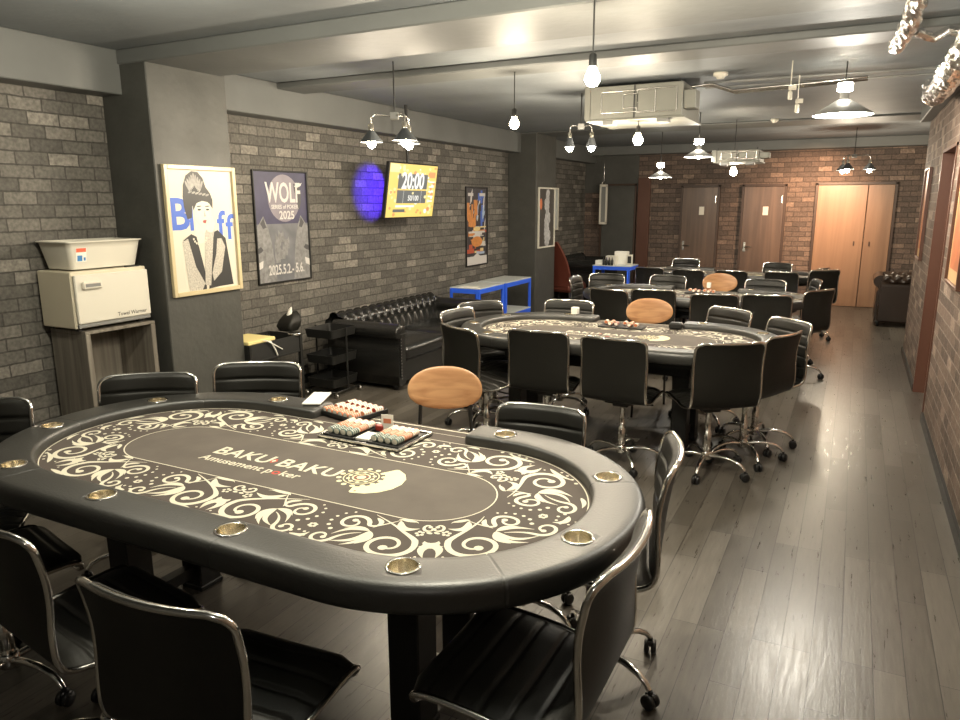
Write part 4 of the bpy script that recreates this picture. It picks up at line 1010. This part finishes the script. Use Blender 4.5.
# colourful poster
t, Mx, W_, H_ = frame_thing('framed_poster', 'narrow colourful orange and blue event poster on the brick wall above the blue racks', XL, 8.50,9.13,.845,1.885,.016,.022, 'black_paint')
m = MB(); q(m, Mx, -W_/2, W_/2, -H_/2, H_/2, 0, 0)
cols = [mat('pc_dark',(.05,.045,.05),.4,noise=.6,nscale=12), mat('pc_orange',(.62,.25,.07),.4,noise=.4,nscale=20), mat('pc_yellow',(.72,.58,.26),.4), mat('pc_blue',(.08,.16,.55),.4,noise=.3,nscale=20), mat('pc_ltblue',(.38,.48,.62),.4), Pt, mat('pc_red',(.5,.10,.05),.4)]
rnd = random.Random(3)
for i in range(60):
    x = rnd.uniform(-.26,.24); y = rnd.uniform(-.36,.42); 
    mi = (rnd.choice((1,2,1,5)) if x < 0 else rnd.choice((3,4,3,5))) if y > .0 else rnd.choice((1,2,5,6,0,4))
    w2 = rnd.uniform(.015,.05); h2 = rnd.uniform(.02,.12) if y > 0 else rnd.uniform(.008,.03); z_ = .0004+i*.00003
    if y <= 0: w2, h2 = w2*2.2, h2
    x = max(-W_/2+w2, min(W_/2-w2, x)); 
    if mi in (1,3,6) or y <= 0: q(m, Mx, x-w2, x+w2, y-h2, y+h2, z_, mi)
    else: m.poly([(x-w2,y-h2,z_),(x+w2*.2,y-h2*.6,z_),(x+w2,y+h2,z_),(x-w2*.3,y+h2*.4,z_)], mi, Mx)
blob(m, Mx, 0,-.20,.16,.07,.0025,1); blob(m, Mx, .0,-.03,.10,.03,.0026,2)
q(m, Mx, -.24,.24,-.085,-.06,.0027,5); q(m, Mx, -.22,.2,-.13,-.12,.0027,5); q(m, Mx, -.25,-.10,.40,.44,.0027,5); q(m, Mx, .08,.25,.40,.44,.0027,5)
q(m, Mx, -W_/2, W_/2, -H_/2, -H_/2+.11, .0028, 5); m.poly([(-.1,-H_/2+.11,.0028),(.1,-H_/2+.11,.0028),(0,-H_/2+.15,.0028)], 5, Mx)
m.build('print', cols, t)
# pale framed print on middle pillar
t, Mx, W_, H_ = frame_thing('framed_poster', 'white-framed dark print with a pale figure on the middle pillar', XP, 9.90,10.54,1.02,1.895,.022,.025, 'white_plastic')
m = MB(); q(m, Mx, -W_/2, W_/2, -H_/2, H_/2, 0, 0); Pf = mat('print_pale', (.42,.42,.42), .5, noise=.8, nscale=25)
for i in range(12):
    y = -.36+.065*i; blob(m, Mx, .02*sin(i*1.3)+.03,y,.09+.05*abs(sin(i*.9))-.004*i,.06,.0005+i*.0001,1,14)
blob(m, Mx, .03,.33,.06,.07,.002,1); blob(m, Mx, -.22,.20,.05,.08,.0021,2)
m.build('print', [mat('print_dk',(.06,.055,.05),.5), Pf, mat('print_or',(.6,.18,.08),.5)], t)
# small framed thing on wall beyond pillar
t, Mx, W_, H_ = frame_thing('framed_poster', 'pale narrow frame on the brick wall just past the middle pillar', XL, 11.35,11.85,1.22,1.92,.03,.02, 'white_plastic')
m = MB(); q(m, Mx, -W_/2, W_/2, -H_/2, H_/2, 0, 0); m.build('print', 'grey_board', t)
# narrow hanging lantern-like sign
t = thing('hanging_sign', 'narrow white-framed hanging sign in the far left corner', 'sign', (-4.08,12.9,1.66))
m = MB()
for s_ in (-1,1): m.box((s_*.055,0,-.02), (.025,.06,.66), bev=.003); m.box((0,0,-.02+s_*.33), (.135,.06,.04), bev=.003)
m.build('frame', 'white_plastic', t); MB().box((0,0,-.02), (.09,.02,.62)).build('panel', 'shade_out', t)
MB().tube([(-.055,0,.31),(0,0,.40),(.055,0,.31)], .007, 6).tube([(0,0,.40),(0,0,.69)], .003, 5).build('hanger', 'steel', t)
# right wall frames
Pr = mat('print_rust', (.42,.13,.05), .45, noise=.4, nscale=8)
t, Mx, W_, H_ = frame_thing('framed_poster', 'rust-coloured framed print on the right wall beyond the doorway', XR, 8.32,8.86,1.11,2.0,.02,.03, 'brown_paint', -1)
m = MB(); q(m, Mx, -W_/2, W_/2, -H_/2, H_/2, 0, 0); q(m, Mx, -W_/2+.05, W_/2-.05, -H_/2+.08, H_/2-.08, .0006, 1); m.build('print', [mat('print_gold2',(.55,.36,.18),.45), Pr], t)
t, Mx, W_, H_ = frame_thing('framed_poster', 'orange framed print at the right edge of the photo, on the near right wall', XR, 5.25,5.93,1.14,2.02,.02,.03, 'brown_paint', -1)
m = MB(); q(m, Mx, -W_/2, W_/2, -H_/2, H_/2, 0, 0); q(m, Mx, -W_/2+.05, W_/2-.05, -H_/2+.08, H_/2-.08, .0006, 1); m.build('print', [mat('print_gold3',(.62,.40,.2),.45), Pr], t)

# ------------------------------------------------------------------ television
tv = thing('television', 'ceiling-hung television showing a yellow tournament clock reading 20:00', 'television', (-4.12,6.545,1.80), R(0)); tv.rotation_euler = (0, R(9), 0)
TW, TH = .93, .555
MB().box((-.02,0,0), (.045,TW,TH), bev=.006).build('casing', 'black_paint', tv)
e_y = mat('screen_yellow', (.1,.1,.1), .4, emit=(.90,.62,.10), es=.62); e_w = mat('screen_white', (.1,.1,.1), .4, emit=(.95,.93,.85), es=.62); e_d = mat('screen_dark', (.05,.05,.05), .4, emit=(.07,.08,.08), es=.8)
e_o = mat('screen_orange', (.1,.1,.1), .4, emit=(.80,.30,.06), es=.55); e_p = mat('screen_pale', (.1,.1,.1), .4, emit=(.92,.78,.36), es=.6)
Mx = Matrix(((0,0,1,.0032),(1,0,0,0),(0,1,0,0),(0,0,0,1)))
m = MB(); q(m, Mx, -TW/2+.012, TW/2-.012, -TH/2+.012, TH/2-.012, 0, 0)
rn = random.Random(5)
for i in range(90):
    x = rn.uniform(-.43,.43); y = rn.uniform(-.24,.24); s_ = rn.uniform(.012,.035); 
    blob(m, Mx, x, y, s_, s_*rn.uniform(.4,1), .0004+i*.00002, rn.choice((3,4,4,1,3)), 7)
q(m, Mx, -.29,.27,.02,.17,.002,2); q(m, Mx, -.29,.27,-.125,.005,.002,2)
for x in (-.17,.17): q(m, Mx, x-.002,x+.002,-.125,.005,.0024,1)
add_text(m, '20:00', .225, Mx @ Matrix.Translation((-.01,.093,.003)), 1, bold=.03, sx=.85); add_text(m, '50/100', .075, Mx @ Matrix.Translation((.02,-.075,.003)), 1, bold=.02)
q(m, Mx, -.45,-.28,.18,.26,.0024,4); q(m, Mx, -.30,.05,-.165,-.145,.0026,1); q(m, Mx, -.34,-.12,-.215,-.185,.0026,2); q(m, Mx, .30,.42,.14,.20,.0026,3)
for i in range(5): q(m, Mx, .31,.41,.09-.05*i,.105-.05*i,.0026,1)
m.build('screen', [e_y, e_w, e_d, e_o, e_p], tv)
MB().tube([(-.06,.0,.1),(-.06-.155,.0,.98)], .016, 8).box((-.06,0,0), (.05,.3,.25), bev=.004).build('ceiling_mount', 'black_paint', tv)

# ------------------------------------------------------------------ lamps
def plight(loc, e, col=(1,.86,.66), r=.04, name='lamp_light'):
    l = bpy.data.lights.new(name, 'POINT'); l.energy = e; l.color = col; l.shadow_soft_size = r
    o = bpy.data.objects.new(name, l); C.objects.link(o); o.location = loc; return o
def slight(loc, tgt, e, ang, col=(1,.86,.66), r=.05, blend=.6):
    l = bpy.data.lights.new('spot_light', 'SPOT'); l.energy = e; l.color = col; l.spot_size = R(ang); l.spot_blend = blend; l.shadow_soft_size = r
    o = bpy.data.objects.new('spot_light', l); C.objects.link(o); o.location = loc
    o.rotation_euler = (Vector(tgt)-Vector(loc)).to_track_quat('-Z', 'Y').to_euler(); return o
def bare_bulb(x, y, z_, lab, e=28, br=.042, glow='bulb', zc=ZC):
    t = thing('bare_bulb_pendant', lab, 'ceiling lamp', (x,y,z_), 0, 'bare bulb pendants')
    MB().lathe([(.0001,-br),(br*.6,-br*.85),(br,-br*.2),(br*.95,br*.3),(br*.5,br*1.1),(.016,br*1.5)], 18).build('bulb', glow, t)
    MB().lathe([(.018,br*1.4),(.018,br*1.4+.05),(.006,br*1.4+.06)], 12).build('socket', 'black_paint', t)
    MB().tube([(0,0,br*1.4+.05),(0,0,zc-z_)], .004, 6).build('cord', 'black_paint', t)
    plight((x,y,z_-br-.05), e)
bare_bulb(-1.12,3.32,2.225,'bright bare bulb hanging left of the large air conditioner', 30, .036)
bare_bulb(-2.29,5.05,2.24,'bare bulb hanging over the second table, left of the others', 24, .036)
bare_bulb(-1.70,6.27,2.19,'bare bulb hanging just below the large air conditioner', 26, .042)
bare_bulb(-1.39,9.55,2.035,'bare bulb hanging below the far small air conditioner', 14, .045)
def cone_pendant(x, y, z_, lab, rad, e, top_glow=True):
    t = thing('cone_pendant_lamp', lab, 'ceiling lamp', (x,y,z_), 0, 'white cone pendant lamps')
    m = MB(); h_ = rad*.48
    m.lathe([(rad,0),(rad*.97,.012),(rad*.30,h_),(rad*.16,h_*1.12),(.012,h_*1.14)], 36, 0)
    m.lathe([(.02,h_*1.05),(rad*.28,h_*.93),(rad*.95,.004),(rad,0)], 36, 1); m.build('lamp_shade', ['shade_out','shade_in'], t)
    MB().lathe([(.0001,-.02),(.035,-.005),(.045,.03),(.02,.07)], 16).build('bulb', 'bulb2', t)
    MB().lathe([(.03,h_*1.12),(.03,h_*1.12+.05),(.05,h_*1.12+.06),(.05,h_*1.12+.11),(.02,h_*1.12+.13)], 14, mis=[0,1,1,0]).build('socket', ['shade_out','bulb2'], t)
    MB().tube([(0,0,h_+.1),(0,0,ZC-z_)], .005, 6).build('cord', 'black_paint', t)
    plight((x,y,z_-.06), e, (1,.93,.80), .08)
    if rad > .2:
        m = MB()
        for a in (0.4,2.5,4.6): m.tube([(0,0,-.01),(.06*cos(a),.06*sin(a),-.07)], .012, 8)
        m.build('spot_heads', 'bulb2', t)
cone_pendant(-.157,6.05,2.285,'large white cone pendant lamp near the right wall', .20, 46)
cone_pendant(-1.64,8.60,2.17,'small white cone pendant above the third table', .155, 14)
cone_pendant(-2.53,10.6,2.02,'small white cone pendant over the farthest table, left of the other', .16, 10)
def cluster(x, y, z_, lab, arm, n, rz, zc=ZC, shade=.085, e=22, tilt=0., glow='bulb'):
    t = thing('cluster_lamp', lab, 'ceiling lamp', (x,y,z_), rz, 'dark shaded cluster lamps')
    MB().tube([(0,0,0),(0,0,zc-z_)], .006, 6).build('rod', 'black_paint', t)
    MB().box((0,0,0), (.06,.06,.05), bev=.004).build('junction', 'shade_out', t)
    for k in range(n):
        a = 2*pi*k/n; ca, sa = cos(a), sin(a)
        MB().tube([(.02*ca,.02*sa,.0),(arm*.8*ca,arm*.8*sa,.012),(arm*ca,arm*sa,-.01),(arm*ca,arm*sa,-.06)], .006, 8).build('arm', 'steel', t)
        X = Matrix.Translation((arm*ca,arm*sa,-.18))
        m = MB(); m.lathe([(shade,0),(shade*.9,.012),(.024,.075),(.02,.082)], 22, 0, X=X); m.lathe([(.018,.078),(shade*.86,.012),(shade,0)], 22, 0, X=X); sh = m.build('lamp_shade', 'dark_shade', t)
        MB().lathe([(.02,.08),(.02,.125),(.006,.13)], 12, X=X).build('socket', 'brass', sh)
        MB().lathe([(.0001,-.045),(.026,-.03),(.034,0),(.02,.04),(.012,.06)], 14, X=X).build('bulb', glow, sh)
        p = Matrix.Translation((x,y,z_)) @ Matrix.Rotation(rz,4,'Z') @ Vector((arm*ca,arm*sa,-.27)); plight(p, e/n, r=.03)
cluster(-3.00,4.55,2.285,'three-lamp cluster with dark cone shades above the television side', .17, 3, R(207), e=36)
cluster(-2.33,6.62,2.36,'small two-lamp cluster left of the large air conditioner', .10, 2, R(20), shade=.05, e=22, glow='bulb2')
cluster(-.10,11.35,2.28,'dark shaded cluster lamp lighting the orange door', .20, 3, R(10), e=40)
MB_far = MB().tube([(-.55,11.4,2.16),(-.1,11.35,2.28)], .008, 6)
slight((-.35,11.85,2.25), (-.70,13.26,1.45), 210, 92, (1,.60,.36), .05, 1.)

# ------------------------------------------------------------------ air conditioners, ducts, small ceiling items
def aircon(x0, x1, y0, y1, z0, z1, lab, zc=ZC, big=True):
    t = thing('air_conditioner', lab, 'air conditioner', ((x0+x1)/2,(y0+y1)/2,z0)); w_, d_, h_ = x1-x0, y1-y0, z1-z0
    MB().box((0,0,h_/2), (w_,d_,h_), bev=.004).build('casing', 'metal_unit', t)
    m = MB(); 
    m.box((-w_/2-.01,-d_/2+.03,h_/2), (.05,.08,h_*1.04), bev=.003); m.box((0,0,-.008), (w_*1.06,d_*1.02,.014), bev=.002); m.build('flange', 'metal_unit', t)
    for (a, b_, c_, d2) in ((-.36,.22,.18,.82),(.03,.44,.15,.85),(-.12,.03,.30,.72)):
        m = MB(); X0, X1, Z0, Z1 = a*w_, b_*w_, c_*h_, d2*h_
        for (p, r_) in (((X0,Z0),(X1,Z0)),((X0,Z1),(X1,Z1)),((X0,Z0),(X0,Z1)),((X1,Z0),(X1,Z1))):
            m.tube([(p[0],-d_/2-.003,p[1]),(r_[0],-d_/2-.003,r_[1])], .005, 5)
        m.build('panel_frame', 'steel', t)
    MB().box((0,-d_/2-.003,h_/2), (.012,.006,h_)).build('seam', 'black_paint', t)
    m = MB(); m.box((w_/2+.05,-d_/2+.10,h_*.48), (.10,.16,h_*.55), bev=.005); m.build('control_box', 'metal_unit', t)
    m = MB()
    for k in range(3 if big else 0): m.tube([(w_/2+.05,-d_/2+.08+.05*k,h_*.85+.01*k),(w_/2+.20,-d_/2+.10+.06*k,h_*.9),(w_/2+.35,-d_/2+.2+.06*k,h_*.72),(w_/2+.9,-d_/2+.25+.06*k,h_*.80),(w_/2+1.3,-d_/2+.3+.06*k,h_*.9)], .012, 8)
    if big: m.build('pipes', 'steel', t)
    m = MB()
    for sx in (-1,1):
        for sy in (-1,1): m.tube([(sx*w_*.45,sy*d_*.42,h_),(sx*w_*.45,sy*d_*.42,zc-z0)], .006, 6)
    m.build('hangers', 'black_paint', t)
    for x in (-.28,.30): MB().box((x*w_,-d_/2+.05,-.03), (.09,.12,.03), bev=.004).build('bracket', 'shade_out', t)
aircon(-2.10,-1.32,6.15,6.85,2.36,2.62,'large metal ceiling air conditioner above the second table')
aircon(-1.46,-1.0,8.62,9.1,2.12,2.235,'small metal air conditioner farther back, above the third table', 2.26, False)
for (x, y, z_, lab, r_) in ((-1.03,6.10,ZC,'round white smoke detector right of the large air conditioner',.055),(-.98,9.7,ZC,'small smoke detector farther back in the ceiling',.045)):
    m = MB(); m.lathe([(.0001,-.045),(r_*.5,-.045),(r_*.6,-.03),(r_,-.022),(r_,0),(.0001,0)], 20); tag(m.build('smoke_detector', 'white_plastic', None, (x,y,z_)), lab, 'smoke detector')
def duct(pts, r, lab, name='foil_duct'):
    m = MB(); P_ = []; rd = random.Random(int(r*1000))
    for a, b in zip(pts, pts[1:]):
        a, b = Vector(a), Vector(b); k = max(2, int((b-a).length/.03))
        for i in range(k): P_.append(a.lerp(b, i/k))
    m.tube(P_, r, 16)
    for i, p in enumerate(m.v):
        c = P_[min(len(P_)-1, (i//16) % len(P_))] if i < 16*len(P_) else None
        if c is not None and 0 < i//16 < len(P_)-1:
            k = 1+rd.uniform(-.20,.12)+.06*(1 if (i//16) % 2 else -1); m.v[i] = tuple(c+(Vector(p)-c)*k)
    m.sm = [False]*len(m.sm)
    tag(m.build(name, 'foil'), lab, 'duct')
duct([(.155,3.75,2.60),(.150,3.95,2.56),(.150,4.25,2.53),(.125,4.6,2.51),(.105,4.8,2.50)], .042, 'short silver foil duct hanging at the top right corner of the photo')
duct([(.44,3.7,2.64),(.44,3.85,2.50),(.44,4.6,2.46),(.44,5.4,2.46),(.45,6.3,2.46),(.46,7.1,2.50),(.46,7.3,2.64)], .075, 'large crinkled foil duct running above the right wall')
duct([(.18,4.5,2.52),(.27,4.62,2.50),(.33,4.60,2.53),(.42,4.62,2.50)], .022, 'thin silver pipe joint below the ceiling at the right')
m = MB(); m.tube([(-1.2,6.35,2.62),(XR,6.45,2.62)], .012, 6); m.tube([(-1.2,6.42,2.59),(XR,6.52,2.59)], .009, 6)
tag(m.build('ceiling_conduit', 'shade_out'), 'thin conduit pipes running under the ceiling to the right wall', 'pipe')
for (x,y) in ((-.495,5.78),(-.457,5.96)):
    m = MB(); m.box((0,0,0), (.028,.028,.06), bev=.006); m.tube([(0,0,.02),(0,0,.23)], .004, 5); m.box((.012,0,.05), (.05,.02,.03)); tag(m.build('ceiling_sensor', 'white_plastic', None, (x,y,2.41 if x < -.48 else 2.34)), 'small pale sensor hanging left of the large white cone pendant', 'sensor', 'pale sensors under the ceiling')
# white blob on floor
tag(MB().box((-1.30,4.95,.003), (.10,.06,.004)).build('paper_slip', 'paper'), 'small white slip of paper on the floor beneath the second table', 'paper')
tag(MB().box((-1.28,2.02,.012), (.10,.16,.02), bev=.004).build('white_plug_strip', 'white_plastic'), 'small white object on the floor by the right legs of the nearest table', 'box')

# ------------------------------------------------------------------ lights of the room outside the frame and ambience
plight((-1.15,2.05,2.36), 60, (1,.925,.73), .05)
plight((-2.75,2.1,2.40), 30, (1,.925,.74), .05)
plight((-.1,-.6,2.3), 10, (1,.92,.80), .08)
plight((.05,3.3,2.34), 26, (1,.94,.79), .06)
# violet LED behind the television
slight((-4.25,6.52,1.79), (-4.55,6.46,1.79), 22, 92, (.07,.015,1.), .02, .3)
plight((1.6,11.0,2.3), 18, (1,.75,.5), .1)

W = bpy.data.worlds.new('w'); S.world = W; W.use_nodes = True
W.node_tree.nodes['Background'].inputs[0].default_value = (.5,.5,.52,1); W.node_tree.nodes['Background'].inputs[1].default_value = .05

# ------------------------------------------------------------------ camera
cam = bpy.data.cameras.new('camera'); co = bpy.data.objects.new('camera', cam); C.objects.link(co)
cam.sensor_width = 36; cam.lens = 724.6/960*36; cam.clip_start = .05
yaw, p, r = -0.47187, 0.21389, 0.00306
cy, sy, cp, sp, cr, sr = cos(yaw), sin(yaw), cos(p), sin(p), cos(r), sin(r)
fw = Vector((sy*cp, cy*cp, -sp)); rt = Vector((cy, -sy, 0)); dn = fw.cross(rt)
rt2 = cr*rt+sr*dn; dn2 = -sr*rt+cr*dn
co.matrix_world = Matrix(((rt2.x,-dn2.x,-fw.x,0),(rt2.y,-dn2.y,-fw.y,0),(rt2.z,-dn2.z,-fw.z,1.68),(0,0,0,1)))
S.camera = co
S.view_settings.view_transform = 'Standard'; S.view_settings.look = 'None'; S.view_settings.gamma = 1; S.view_settings.exposure = 0.9
S.view_settings.use_curve_mapping = False
